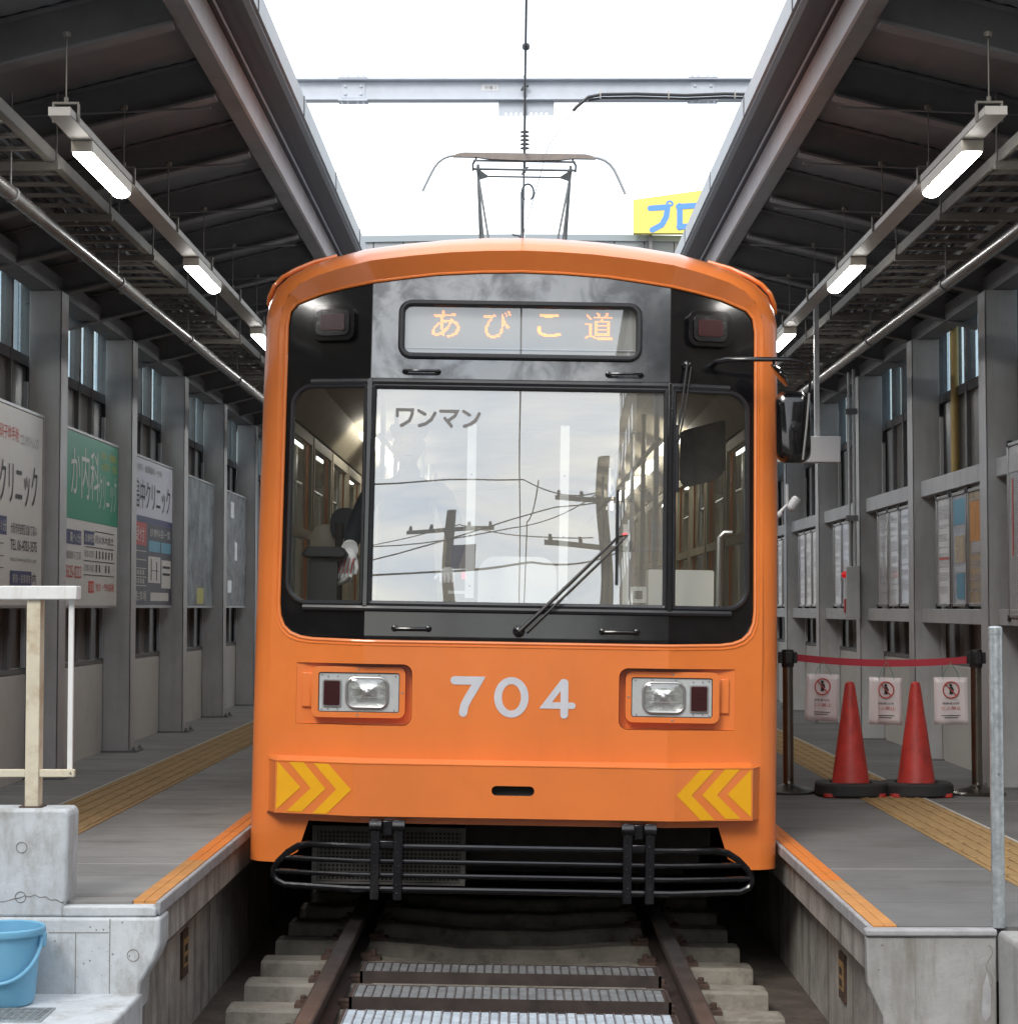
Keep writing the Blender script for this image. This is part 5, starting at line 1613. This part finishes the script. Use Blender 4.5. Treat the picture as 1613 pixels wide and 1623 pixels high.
num.sheet(stroke([(0.218, z0 + i0 * 0.9), (0.218, z1 - i0 - 0.004)], 0.037), fN(-0.0038))
no = num.build('number', 'silver', tram, fix=False)
no.location = (0.018, 0, 0)

# bumper
bp_ = thing('bumper', None, None); bp_.parent = tram
bo = [(-1.15, 0.592), (1.15, 0.592), (1.15, 0.842), (-1.15, 0.842)]
slot = rrect(-0.106, 0.098, 0.70, 0.746, 0.0229, 8)
patch('bumper_face', bo, [slot], 0.0, 'orange', bp_, depth=Db, cuts=(-0.765, 0.765), zcuts=())
b = MB()
plan = [(-1.208, 0.15), (-1.15, Db(1.15, 0)), (-0.765, -0.078), (0.765, -0.078), (1.15, Db(1.15, 0)), (1.208, 0.15)]
for z, bk, flip in ((0.842, 0.863, 0), (0.592, 0.582, 1)):
    outer = [(x, y, z) for x, y in plan]
    inner = [(x * 0.995, D(x, 0.8) + 0.0, bk) for x, y in plan]
    b.add(outer + inner, [(i, i + 1, 7 + i, 6 + i) for i in range(5)])
for (x, y), (x2, y2) in ((plan[0], plan[1]), (plan[4], plan[5])):
    b.add([(x, y, 0.592), (x2, y2, 0.592), (x2, y2, 0.842), (x, y, 0.842)], [(0, 1, 2, 3)])
b.build('bumper_shell', 'orange', bp_, angle=20)
MB().tube([(x, y + 0.001, 0.842) for x, y in plan], 0.0045, 6).build('bumper_edge', 'orange', bp_)
k = len(slot)
MB().add([(u, -0.078, v) for u, v in slot] + [(u, -0.03, v) for u, v in slot], [(i, (i + 1) % k, k + (i + 1) % k, k + i) for i in range(k)] + [tuple(k + i for i in range(k))]).build('coupler_slot', 'under', bp_)
chv = [[(185, 757), (320, 905), (182, 1035)],
       [(250, 760), (335, 762), (462, 912), (328, 1045), (243, 1042), (378, 910)],
       [(392, 767), (475, 770), (607, 917), (470, 1055), (390, 1053), (522, 915)]]
for s in (-1, 1):
    mkk = MB()
    for pl2 in chv:
        pp = []
        for u, v in pl2:
            x = -1.143 + (u - 182) * (1.143 - 0.775) / (607 - 182)
            z = 0.838 - (v - 757 - 0.03 * (u - 182)) * (0.838 - 0.600) / (1042 - 757)
            pp.append((-s * x if s > 0 else x, z))
        mkk.sheet(pp, lambda u, v: (u, Db(u, v) - 0.0025, v))
    mkk.build('chevron_marking', 'yellow', bp_, fix=False)

# lifeguard and underframe
lg = thing('lifeguard', None, None); lg.parent = tram
yl = lambda x: -0.062 + (0.24 * (abs(x) - 0.76) if abs(x) > 0.76 else 0)
lp = [(-0.98, 0.447), (-0.76, 0.448), (0.76, 0.448), (0.98, 0.447), (1.03, 0.437), (1.08, 0.405), (1.125, 0.360), (1.148, 0.322), (1.150, 0.293), (1.132, 0.268), (1.09, 0.25), (0.76, 0.246), (-0.76, 0.246), (-1.09, 0.25), (-1.132, 0.268), (-1.150, 0.293), (-1.148, 0.322), (-1.125, 0.360), (-1.08, 0.405), (-1.03, 0.437)]
MB().tube([(x, yl(x), z) for x, z in lp], 0.0165, 10, closed=True).build('guard_loop', 'barblack', lg)
for z, xe in ((0.378, 1.10), (0.312, 1.14)):
    MB().tube([(-xe, yl(xe), z), (-0.76, yl(0), z), (0.76, yl(0), z), (xe, yl(xe), z)], 0.0125, 10).build('guard_bar', 'barblack', lg)
for x in (-0.655, -0.545, 0.545, 0.652):
    b = MB().box(x - 0.021, x + 0.021, -0.092, -0.078, 0.20, 0.578)
    for z in (0.23, 0.27, 0.33, 0.36, 0.42, 0.47, 0.52):
        b.lathe([(0.006, 0), (0.004, 0.004)], (x + random.uniform(-0.006, 0.006), -0.092, z), 8, Matrix.Rotation(R(90), 3, 'X'))
    b.lathe([(0.03, -0.03), (0.03, 0.03)], (x, -0.075, 0.548), 12, Matrix.Rotation(R(90), 3, 'Y'))
    b.build('guard_bracket', 'barblack', lg, bevel=0.003)
for x0, x1 in ((-0.634, -0.566), (0.566, 0.631)):
    MB().box(x0, x1, -0.088, -0.06, 0.45, 0.478).box(x0 + 0.01, x1 - 0.01, -0.06, 0.3, 0.50, 0.57).build('guard_link', 'barblack', lg, bevel=0.004)
uf = MB()
uf.box(-1.0, 1.0, 0.55, 12.8, 0.40, 0.699).box(-1.1, 1.1, 0.12, 0.56, 0.60, 0.698).box(-0.2, 0.95, 0.62, 0.8, 0.28, 0.60)
uf.box(-0.9, 0.9, 1.0, 3.2, 0.20, 0.41)
uf.build('underframe', 'under', tram)
eb = thing('equipment_box', None, None); eb.parent = tram
MB().box(-0.995, -0.235, 0.32, 0.56, 0.215, 0.225).box(-0.995, -0.235, 0.32, 0.56, 0.475, 0.50).box(-0.995, -0.97, 0.32, 0.56, 0.2255, 0.4745).box(-0.26, -0.235, 0.32, 0.56, 0.2255, 0.4745).box(-0.969, -0.261, 0.5, 0.56, 0.2256, 0.4744).build('box_frame', 'boxgrey', eb)
MB().box(-0.9685, -0.2615, 0.36, 0.365, 0.226, 0.474).build('mesh_shade_back', 'under', eb)  # dark sheet standing in for the shaded hollow behind the mesh
b = MB()
for i in range(35):
    x = -0.965 + 0.0204 * i
    b.box(x, x + 0.007, 0.335, 0.338, 0.226, 0.474)
for j in range(13):
    z = 0.228 + 0.0204 * j
    b.box(-0.968, -0.262, 0.3385, 0.341, z, z + 0.007)
b.build('mesh_grille', 'boxgrey', eb)
for y in (1.6, 3.2, 10.0, 11.6):
    ax = thing('wheelset', None, None); ax.parent = tram
    for s in (-1, 1):
        MB().lathe([(0.33, -0.065), (0.33, 0.065), (0.355, 0.07), (0.355, 0.085), (0.1, 0.085)] if s < 0 else [(0.1, -0.085), (0.355, -0.085), (0.355, -0.07), (0.33, -0.065), (0.33, 0.065)], (s * 0.76, y, 0.332), 32, Matrix.Rotation(R(90), 3, 'Y')).build('wheel', 'rust', ax)
    MB().tube([(-0.7, y, 0.332), (0.7, y, 0.332)], 0.06, 12).build('axle', 'under', ax)

# pantograph
pg = thing('pantograph', None, None); pg.parent = tram
PY = 5.2
MB().box(-0.6, 0.6, PY - 0.5, PY + 0.6, 3.487, 3.56).build('base_frame', 'panto', pg)
fl = MB()
for s in (-1, 1):
    fl.tube([(s * 0.348, PY, 4.92), (s * 0.345, PY, 4.85), (s * 0.32, PY + 0.1, 4.35), (s * 0.29, PY + 0.35, 3.56)], 0.011, 8)
    fl.tube([(s * 0.345, PY, 4.83), (s * 0.26, PY - 0.15, 4.35), (s * 0.20, PY - 0.3, 3.56)], 0.009, 8)
    fl.tube([(s * 0.345, PY, 4.80), (s * 0.30, PY + 0.02, 4.37), (s * 0.27, PY + 0.1, 3.56)], 0.008, 8)
    fl.add([(s * 0.365, PY - 0.006, 4.90), (s * 0.26, PY - 0.006, 4.828), (s * 0.345, PY - 0.006, 4.80), (s * 0.365, PY + 0.006, 4.90), (s * 0.26, PY + 0.006, 4.828), (s * 0.345, PY + 0.006, 4.80)], [(0, 1, 2), (5, 4, 3), (0, 3, 4, 1), (1, 4, 5, 2), (2, 5, 3, 0)])
fl.tube([(-0.27, PY, 4.83), (0.27, PY, 4.83)], 0.007, 8)
fl.tube([(-0.38, PY, 4.885), (0.38, PY, 4.885)], 0.009, 8)
fl.tube([(-0.38, PY - 0.15, 4.915), (0.38, PY - 0.15, 4.915)], 0.008, 8)
for s in (-1, 1):
    fl.tube([(s * 0.385, PY, 4.875), (s * 0.385, PY - 0.1, 4.90), (s * 0.36, PY - 0.15, 4.925), (s * 0.36, PY - 0.15, 4.955)], 0.008, 6)
fl.build('folding_arm', 'panto', pg)
sh = MB()
hp = [(-0.53, 4.938), (-0.50, 4.962), (-0.45, 4.972), (0.45, 4.972), (0.50, 4.962), (0.53, 4.938)]
bp2 = [(0.47, 4.938), (0.36, 4.938), (0.25, 4.925), (0.0, 4.918), (-0.25, 4.925), (-0.36, 4.938), (-0.47, 4.938)]
sh.prism(hp + bp2, lambda u, v, d: (u, d, v), PY - 0.17, PY - 0.13)
sh.build('contact_shoe', 'pantoshoe', pg)
for s in (-1, 1):
    dy = -0.15
    MB().tube([(s * 0.50, PY + dy, 4.955), (s * 0.56, PY + dy, 4.945), (s * 0.60, PY + dy, 4.93), (s * 0.64, PY + dy, 4.90), (s * 0.67, PY + dy, 4.86), (s * 0.70, PY + dy, 4.80), (s * 0.755, PY + dy, 4.68)], 0.011, 8).build('horn', 'horn', pg)

# ================================================================== DRIVER
def skin_body(name, verts, edges, radii, m, parent, sub=2, root=0):
    me = bpy.data.meshes.new(name)
    me.from_pydata(verts, edges, [])
    me.materials.append(M[m])
    o = bpy.data.objects.new(name, me)
    col.objects.link(o)
    o.parent = parent
    md = o.modifiers.new('skin', 'SKIN')
    md.use_smooth_shade = True
    if not me.skin_vertices:
        me.skin_vertices.new()
    for i, r_ in enumerate(radii):
        me.skin_vertices[0].data[i].radius = r_ if isinstance(r_, tuple) else (r_, r_)
        me.skin_vertices[0].data[i].use_root = (i == root)
    s_ = o.modifiers.new('smooth', 'SUBSURF')
    s_.levels = s_.render_levels = sub
    return o
dr = thing('person', 'tram driver in dark uniform with a striped white glove on the controller', 'person', (TX - 0.565, TY + 0.80, 0.78), TROT)
# local: x right, y away from the camera, z up from the cab floor; the driver stands facing the camera
V = [(0, 0, 0.93), (0, 0.01, 1.07), (0, 0.01, 1.25), (0, 0.0, 1.41), (0, 0.0, 1.50), (0, -0.02, 1.57),
     (-0.19, 0.0, 1.43), (-0.255, -0.12, 1.24), (-0.275, -0.30, 1.12),
     (0.185, 0.0, 1.42), (0.26, -0.04, 1.16), (0.24, -0.27, 1.02),
     (-0.09, 0.0, 0.88), (-0.10, -0.01, 0.48), (-0.10, 0.01, 0.09), (-0.11, -0.12, 0.04),
     (0.09, 0.0, 0.88), (0.10, -0.01, 0.48), (0.10, 0.01, 0.09), (0.11, -0.12, 0.04)]
E_ = [(0, 1), (1, 2), (2, 3), (3, 4), (4, 5), (3, 6), (6, 7), (7, 8), (3, 9), (9, 10), (10, 11), (0, 12), (12, 13), (13, 14), (14, 15), (0, 16), (16, 17), (17, 18), (18, 19)]
Rr = [(0.15, 0.11), (0.145, 0.105), (0.16, 0.11), (0.12, 0.09), 0.055, 0.05, 0.068, 0.054, 0.040, 0.068, 0.054, 0.040, 0.09, 0.07, 0.05, 0.045, 0.09, 0.07, 0.05, 0.045]
skin_body('body', V, E_, Rr, 'uniform', dr)
hd = bmesh.new()
bmesh.ops.create_uvsphere(hd, u_segments=24, v_segments=18, radius=0.1)
for v in hd.verts:
    c = v.co
    c.x *= 0.76
    c.z *= 1.15
    c.y *= 0.95
    if c.z < -0.02:
        c.x *= 1 + 0.35 * (c.z + 0.02) / 0.1
        c.y = c.y * (1 + 0.2 * (c.z + 0.02) / 0.1) - 0.006
    if c.y < -0.07 and -0.035 < c.z < 0.015 and abs(c.x) < 0.018:
        c.y -= 0.02 * (1 - abs(c.x) / 0.018)
    if c.y < -0.06 and 0.0 < c.z < 0.03 and 0.015 < abs(c.x) < 0.05:
        c.y += 0.008
    if abs(c.x) > 0.066 and abs(c.z) < 0.03 and abs(c.y) < 0.03:
        c.x *= 1.14
me = bpy.data.meshes.new('head')
hd.to_mesh(me)
hd.free()
for p in me.polygons:
    p.use_smooth = True
me.materials.append(M['skin'])
ho = bpy.data.objects.new('head', me)
col.objects.link(ho)
ho.parent = dr
ho.location = (0, -0.03, 1.66)
ey = MB()
for q in (-1, 1):
    ey.lathe([(0.009, 0), (0.006, 0.004)], (q * 0.032, -0.083, 0.015), 10, Matrix.Rotation(R(90), 3, 'X'))
    ey.box(q * 0.02, q * 0.046, -0.088, -0.083, 0.033, 0.039)
ey.box(-0.022, 0.022, -0.089, -0.083, -0.056, -0.052)
ey.build('face_features', 'hair', ho)
MB().lathe([(0.082, 0.0), (0.090, 0.015), (0.105, 0.05), (0.10, 0.065), (0.01, 0.07)], (0, -0.02, 1.705), 24).build('cap', 'uniform', dr)
MB().prism(arc(0, 0, 0.08, 0.06, 180, 360, 12), lambda u, v, d: (u, v - 0.09, d), 1.707, 1.717).build('cap_peak', 'blackplas', dr)
# gloved hand hanging over the controller: palm, four fingers, thumb
gx, gy, gz = -0.275, -0.305, 1.115
MB().tube([(gx, gy, gz + 0.0), (gx + 0.002, gy - 0.035, gz - 0.01)], 0.044, 14).build('glove_cuff', 'glove', dr)
gv = [(gx, gy - 0.02, gz - 0.005), (gx - 0.002, gy - 0.06, gz - 0.045), (gx - 0.012, gy - 0.075, gz - 0.095)]
ge = [(0, 1), (1, 2)]
gr = [(0.036, 0.030), (0.042, 0.022), (0.042, 0.020)]
for q in range(4):
    fx = gx - 0.043 + 0.021 * q
    b0 = len(gv)
    ln = (0.8, 0.95, 1.0, 0.88)[q]
    gv += [(fx, gy - 0.085, gz - 0.118), (fx - 0.006, gy - 0.10, gz - 0.118 - 0.034 * ln), (fx - 0.010, gy - 0.092, gz - 0.118 - 0.062 * ln)]
    ge += [(2, b0), (b0, b0 + 1), (b0 + 1, b0 + 2)]
    gr += [0.0115, 0.0105, 0.009]
b0 = len(gv)
gv += [(gx + 0.034, gy - 0.065, gz - 0.065), (gx + 0.044, gy - 0.08, gz - 0.105), (gx + 0.034, gy - 0.085, gz - 0.14)]
ge += [(1, b0), (b0, b0 + 1), (b0 + 1, b0 + 2)]
gr += [0.015, 0.0125, 0.010]
skin_body('hand', gv, ge, gr, 'glove', dr, sub=1)
stp = MB()
for q, mname in ((0, 0), (1, 0), (2, 0), (3, 0)):
    fx = gx - 0.040 + 0.019 * q
    stp.tube([(fx + 0.012, gy - 0.088, gz - 0.055), (fx + 0.004, gy - 0.101, gz - 0.09), (fx - 0.002, gy - 0.106, gz - 0.13)], 0.0035, 6)
stp.build('glove_stripe', 'inkred', dr)
hv = [(0.235, -0.28, 1.015), (0.23, -0.34, 0.995), (0.225, -0.38, 0.99)]
he = [(0, 1), (1, 2)]
hr = [(0.036, 0.03), (0.04, 0.022), (0.04, 0.02)]
for q in range(4):
    b0 = len(hv)
    fx = 0.195 + 0.02 * q
    hv += [(fx, -0.405, 0.987), (fx, -0.435, 0.97), (fx, -0.442, 0.94)]
    he += [(2, b0), (b0, b0 + 1), (b0 + 1, b0 + 2)]
    hr += [0.011, 0.010, 0.009]
b0 = len(hv)
hv += [(0.19, -0.345, 0.985), (0.17, -0.375, 0.975), (0.165, -0.40, 0.96)]
he += [(1, b0), (b0, b0 + 1), (b0 + 1, b0 + 2)]
hr += [0.014, 0.012, 0.010]
skin_body('hand', hv, he, hr, 'glove', dr, sub=1)

# ================================================================== OVERHEAD LINE AND GANTRY
GY = 20.0
gn = thing('gantry_beam', 'pale grey steel gantry beam crossing above the track behind the canopies', 'gantry', (0, GY, -0.3))
zb0, zb1 = 6.745 + 0.3, 6.965 + 0.3
def ibeam(x0, x1):
    return MB().box(x0, x1, -0.07, 0.07, zb0, zb0 + 0.012).box(x0, x1, -0.07, 0.07, zb1 - 0.012, zb1).box(x0, x1, -0.005, 0.005, zb0 + 0.012, zb1 - 0.012)
ibeam(-5.2, 5.2).build('beam', 'beamgrey', gn)
for s, lab in ((-1, ''), (1, '')):
    MB().box(s * 4.9, s * 5.08, -0.09, 0.09, 0, zb0 - 0.0005).build('gantry_post', 'beamgrey', gn)
for xc in (-1.67, 1.885):
    b = MB()
    b.box(xc - 0.15, xc + 0.15, -0.074, 0.074, zb1 + 0.0005, zb1 + 0.012).box(xc - 0.15, xc + 0.15, -0.074, 0.074, zb0 - 0.012, zb0 - 0.0005)
    b.box(xc - 0.12, xc + 0.12, -0.015, -0.0055, zb0 + 0.03, zb1 - 0.03)
    for dx in (-0.11, -0.05, 0.05, 0.11):
        b.lathe([(0.017, 0), (0.017, 0.016), (0.009, 0.018), (0.009, 0.03), (0.003, 0.031)], (xc + dx, -0.045, zb1 + 0.012), 8)
        b.lathe([(0.003, -0.031), (0.009, -0.03), (0.009, -0.018), (0.017, -0.016), (0.017, 0)], (xc + dx, -0.045, zb0 - 0.012), 8)
    for dx in (-0.08, 0.08):
        for z in (zb0 + 0.07, zb1 - 0.07):
            b.lathe([(0.016, 0), (0.014, 0.012), (0.006, 0.014)], (xc + dx, -0.0152, z), 10, Matrix.Rotation(R(90), 3, 'X'))
    b.build('splice_plate', 'beamgrey', gn)
holes = [[(0.372 - 0.564 + 0.075 + 0.0512 * k + (0.052 if k > 3 else 0) + 0.0145 * math.cos(a), 6.612 + 0.3 + 0.0145 * math.sin(a)) for a in [-2 * math.pi * i / 14 for i in range(14)]] for k in range(8)]
patch('gusset_plate', [(-0.192, 6.594 + 0.3), (0.373, 6.594 + 0.3), (0.373, zb0 - 0.0005), (-0.192, zb0 - 0.0005)], holes, 0, 'beamgrey', gn, thick=0.009, depth=lambda x, z: -0.005, cuts=(), zcuts=())
MB().box(-0.363, -0.196, -0.0085, -0.0055, 6.848 + 0.3, 6.913 + 0.3).build('number_plate', 'signwhite', gn)
b = MB()
put_text(b, '天構 2', lambda u, v: (u, -0.0105, v), -0.335, -0.215, 6.862 + 0.3, 6.898 + 0.3)
b.build('lettering', 'inkgrey', gn, fix=False)

t = thing('insulator_hanger', 'dark hanger rod with stacked insulator discs under the gantry plate', 'insulator', (0.075, GY - 0.03, 6.0))
MB().tube([(0, 0, 1.0), (0.002, 0, 0.62), (-0.003, 0, 0.2), (0.0, 0, 0.0)], 0.013, 8).build('rod', 'wire', t)
b = MB()
for k in range(5):
    b.lathe([(0.014, 0.018), (0.048, 0.004), (0.048, -0.002), (0.014, 0.0)], (0, 0, 0.25 + 0.042 * k), 16)
b.build('discs', 'porcelain', t)
MB().tube([(0.03 + 0.06 * math.cos(R(a)), 0, -0.20 + 0.085 * math.sin(R(a))) for a in range(-60, 250, 15)], 0.010, 8).build('cable_loop', 'cable', t)
MB().tube([(-0.03, 0.0, -0.02), (0.0, 0, 0.04), (0.035, 0, 0.06)], 0.01, 6).tube([(-0.035, -0.02, 0.84), (0.0, -0.02, 0.89), (0.04, -0.02, 0.885)], 0.014, 6).build('clamp', 'wire', t)
wire_z = 4.995
o = MB().tube([(0.048 + 0.0, -60, wire_z), (0.05, 14.8, wire_z), (0.075, 80, wire_z + 0.05)], 0.0075, 8).build('contact_wire', 'wire')
tag(o, 'dark overhead contact wire running above the tram towards the camera', 'wire')
o = MB().lathe([(0.004, -0.024), (0.02, -0.016), (0.0245, 0), (0.02, 0.016), (0.004, 0.024)], n=16).build('wire_clamp', 'wire')
o.location = (0.052, 11.9, wire_z)
tag(o, 'round dark clamp on the contact wire near the top', 'clamp')
t = thing('wire_hanger', 'small white tagged clamp on the far wire just above the tram roof', 'clamp', (0.055, 24.0, 6.05))
MB().box(0.0, 0.04, -0.01, 0.01, -0.10, 0.10).build('tag_plate', 'signwhite', t)
MB().tube([(-0.12, 0, 0.08), (-0.03, 0, 0.06), (0, 0, -0.04)], 0.012, 6).tube([(-0.09, 0, 0.06), (-0.09, 0, -0.18)], 0.003, 5).tube([(-0.005, 0, 0.6), (-0.005, 0, -0.3)], 0.012, 6).tube([(0.02, 0, 0.6), (0.02, 0, -0.9)], 0.008, 6).build('drop_rods', 'wire', t)
fc = [(2.7, 19.9, 6.775), (2.1, 19.9, 6.79), (1.7, 19.9, 6.775), (1.2, 19.9, 6.79), (0.86, 19.9, 6.785), (0.72, 19.9, 6.76), (0.60, 19.9, 6.66), (0.565, 19.9, 6.62)]
t = thing('feeder_cable', 'black feeder cable strapped along the gantry beam with thin drop wire', 'cable', (0, 0, 0))
MB().tube(fc, 0.017, 8).tube([(p[0], p[1] + 0.02, p[2] - 0.03) for p in fc[:-2]], 0.012, 8).build('cable', 'cable', t)
MB().tube([(0.565, 19.9, 6.62), (0.30, 19.0, 6.05), (0.06, 17.9, 5.0)], 0.004, 5).build('drop_wire', 'wire', t)
b = MB()
for x in (0.84, 1.53, 2.2):
    b.tube([(x, 19.89, 6.74), (x, 19.875, 6.79), (x, 19.89, 6.82)], 0.007, 6)
b.build('strap', 'beamrust', t)

# ================================================================== BACKGROUND BUILDING AND BILLBOARD
bd = thing('curved_building', 'low building with curved grey panelled facade beyond the tram roof', 'building', (0, 62, 0))
RADIUS = 46.0
def cyl(a, r_=RADIUS):
    return (r_ * math.sin(a) + 0.2, RADIUS - r_ * math.cos(a))
pa = 0.95 / RADIUS
for grp, nm, mm in ((0, 'facade_panels', 'facadeA'), (1, 'facade_panels', 'facadeB')):
    b = MB()
    for k in range(-9, 9):
        isB = k in (-4, -3, 1, 5, -8)
        if isB != bool(grp):
            continue
        a0, a1 = k * pa + 0.0004, (k + 1) * pa - 0.0004
        for z0, z1 in ((-0.3, 4), (4.02, 8), (8.02, 11), (11.02, 13.1)):
            p = [(*cyl(a0), z0), (*cyl(a1), z0), (*cyl(a1), z1), (*cyl(a0), z1), (*cyl(a0, RADIUS - 0.3), z0), (*cyl(a1, RADIUS - 0.3), z0), (*cyl(a1, RADIUS - 0.3), z1), (*cyl(a0, RADIUS - 0.3), z1)]
            b.add(p, [(0, 1, 2, 3), (7, 6, 5, 4), (0, 3, 7, 4), (1, 5, 6, 2), (3, 2, 6, 7)])
    b.build(nm, mm, bd, fix=True)
b = MB()
for k in range(-9, 9):
    a0, a1 = k * pa, (k + 1) * pa
    p = [(*cyl(a, r_), z) for a in (a0, a1) for r_ in (RADIUS + 0.08, RADIUS - 0.4) for z in (13.102, 13.30)]
    b.add(p, [(0, 1, 3, 2), (4, 6, 7, 5), (0, 4, 5, 1), (2, 3, 7, 6), (0, 2, 6, 4), (1, 5, 7, 3)])
b.build('parapet_coping', 'facadetrim', bd)
MB().box(-8, 8, 6, 30, -0.3, 13.0).build('building_core', 'facadeA', bd)
b = MB().prism([(-3.9, 13.1), (-2.35, 13.55), (-0.5, 13.1)], lambda u, v, d: (u, d, v), 2.0, 12)
b.build('roof_lantern', 'facadetrim', bd)
bb = thing('billboard', 'yellow rooftop billboard with blue katakana letters above the far building', 'billboard', (3.62, 61.5, 13.25))
skew = lambda u, v, d: (u, d, v + u * 0.085)
MB().prism([(0, 0), (6.5, 0), (6.5, 1.95), (0, 1.05)], lambda u, v, d: (u, d - 0.0 * u, v + 0.0), 0, 0.3).build('panel', 'billyellow', bb)
bl = MB()
fB = lambda off: (lambda u, v: (u, -off, v))
PU = [[(0.45, 0.72), (1.02, 0.72), (0.98, 0.52), (0.84, 0.32), (0.56, 0.14)]]
bl.sheet(stroke([(0.52, 0.78), (1.06, 0.82), (1.02, 0.52), (0.88, 0.26), (0.58, 0.10)], 0.17), fB(0.01))
o_ = arc(1.13, 0.93, 0.115, 0.095, 0, 360, 20)[:-1]
i_ = arc(1.13, 0.93, 0.06, 0.045, 0, 360, 20)[:-1]
bl.add([fB(0.012)(u, v) for u, v in o_ + i_], [(i, (i + 1) % 20, 20 + (i + 1) % 20, 20 + i) for i in range(20)])
for k, st in enumerate(([(1.44, 0.86), (1.44, 0.17)], [(1.40, 0.83), (2.02, 0.87)], [(2.0, 0.87), (2.0, 0.2)], [(1.42, 0.2), (2.02, 0.22)])):
    bl.sheet(stroke(st, 0.17), fB(0.012 + 0.004 * k))
bl.build('lettering', 'billblue', bb, fix=False)
MB().box(0.5, 0.6, 0.3, 2.0, -0.8, 0.6).box(5.5, 5.6, 0.3, 2.0, -0.8, 0.6).build('support_strut', 'steeldk', bb)

# ================================================================== STREET BEHIND THE CAMERA (seen only as reflections)
def house(x0, x1, y0, y1, h, lab):
    t = thing('street_house', lab, 'building', ((x0 + x1) / 2, (y0 + y1) / 2, -0.3))
    w2, d2 = (x1 - x0) / 2, (y1 - y0) / 2
    MB().box(-w2, w2, -d2, d2, 0, h).build('walls', 'streetwall', t)
    s_ = 1 if x1 < 0 else -1
    b = MB()
    z = 1.0
    while z < h - 1.2:
        for k in range(int(2 * d2 / 2.4)):
            y = -d2 + 0.7 + 2.4 * k
            b.box(s_ * w2, s_ * (w2 + 0.03), y, y + 1.3, z, z + 1.2)
        for k in range(int(2 * w2 / 2.4)):
            x = -w2 + 0.7 + 2.4 * k
            b.box(x, x + 1.3, d2, d2 + 0.03, z, z + 1.2)
        z += 2.9
    b.build('windows', 'streetdark', t)
    MB().box(-w2 - 0.25, w2 + 0.25, -d2 - 0.25, d2 + 0.25, h + 0.001, h + 0.25).build('roof_edge', 'steeldk', t)
house(-20, -6.2, -34, -9, 13.0, 'tall brown house on the left across the street')
house(6.4, 20, -34, -9, 12.0, 'tall brown house on the right across the street')
house(-18, -7.0, -6, 5.2, 9.0, 'brown house left of the crossing')
house(6.8, 18, -6, 5.0, 9.0, 'brown house right of the crossing')
house(-22, -4.5, -100, -84, 7.5, 'low house closing the street, left')
house(-4.2, 9, -100, -86, 6.8, 'low house closing the street, middle')
house(9.4, 24, -100, -84, 8.0, 'low house closing the street, right')
house(5.4, 22, -82, -68, 27.0, 'tall building far down the street on the right')
def pole(x, y, h, arms, lab):
    t = thing('utility_pole', lab, 'pole', (x, y, -0.3))
    MB().tube([(0, 0, 0), (0, 0, h)], [0.24, 0.13], 14).build('mast', 'pole', t)
    for z, wd in arms:
        MB().box(-wd, wd, -0.06, 0.06, z, z + 0.12).build('crossarm', 'steeldk', t)
    b = MB()
    for z, wd in arms:
        for q in (-0.9, -0.4, 0.4, 0.9):
            b.lathe([(0.05, 0), (0.06, 0.05), (0.04, 0.16)], (q * wd, 0, z + 0.12), 10)
    b.build('insulators', 'porcelain', t)
    return t
pr2 = pole(2.3, -30, 11.3, ((8.9, 1.6), (10.2, 1.2)), 'tall concrete utility pole across the street on the right')
pl2_ = pole(-2.05, -45, 12.6, ((11.9, 1.3),), 'tall concrete utility pole across the street on the left')
MB().box(0.1, 0.75, 0.30, 0.36, 10.7, 11.4).build('route_plate', 'navy', pl2_)
wr = [[(2.0, -30, 8.9), (-1.8, -45, 11.8), (-14, -58, 12.4)], [(2.3, -30, 10.2), (0.2, -24, 9.2), (-6.2, -14, 7.6)], [(3.0, -30, 8.8), (0.3, -22, 6.9), (-7, -12, 5.4)],
      [(2.4, -30, 10.3), (0.0, -40, 10.8), (-6.2, -34, 9.4)], [(0.6, -26, 9.6), (0.3, -34, 9.9), (0.2, -60, 9.4)], [(6.2, -20, 9.6), (1.0, -26, 8.9), (-6.2, -28, 7.5)]]
wl = ('between the two tall poles', 'from the right pole top to the left houses', 'low from the right pole to the houses', 'behind the two tall poles', 'along the middle of the street', 'crossing before the right pole')
for k, p in enumerate(wr):
    pts = []
    for a, c in zip(p[:-1], p[1:]):
        for i in range(10):
            u = i / 10
            pts.append((a[0] + (c[0] - a[0]) * u, a[1] + (c[1] - a[1]) * u, a[2] + (c[2] - a[2]) * u - 0.6 * 4 * u * (1 - u) * 0.4))
    pts.append(p[-1])
    o = MB().tube(pts, 0.018, 6).build('street_wire', 'cable')
    tag(o, 'black street wire ' + wl[k], 'wire', 'wires over the street')
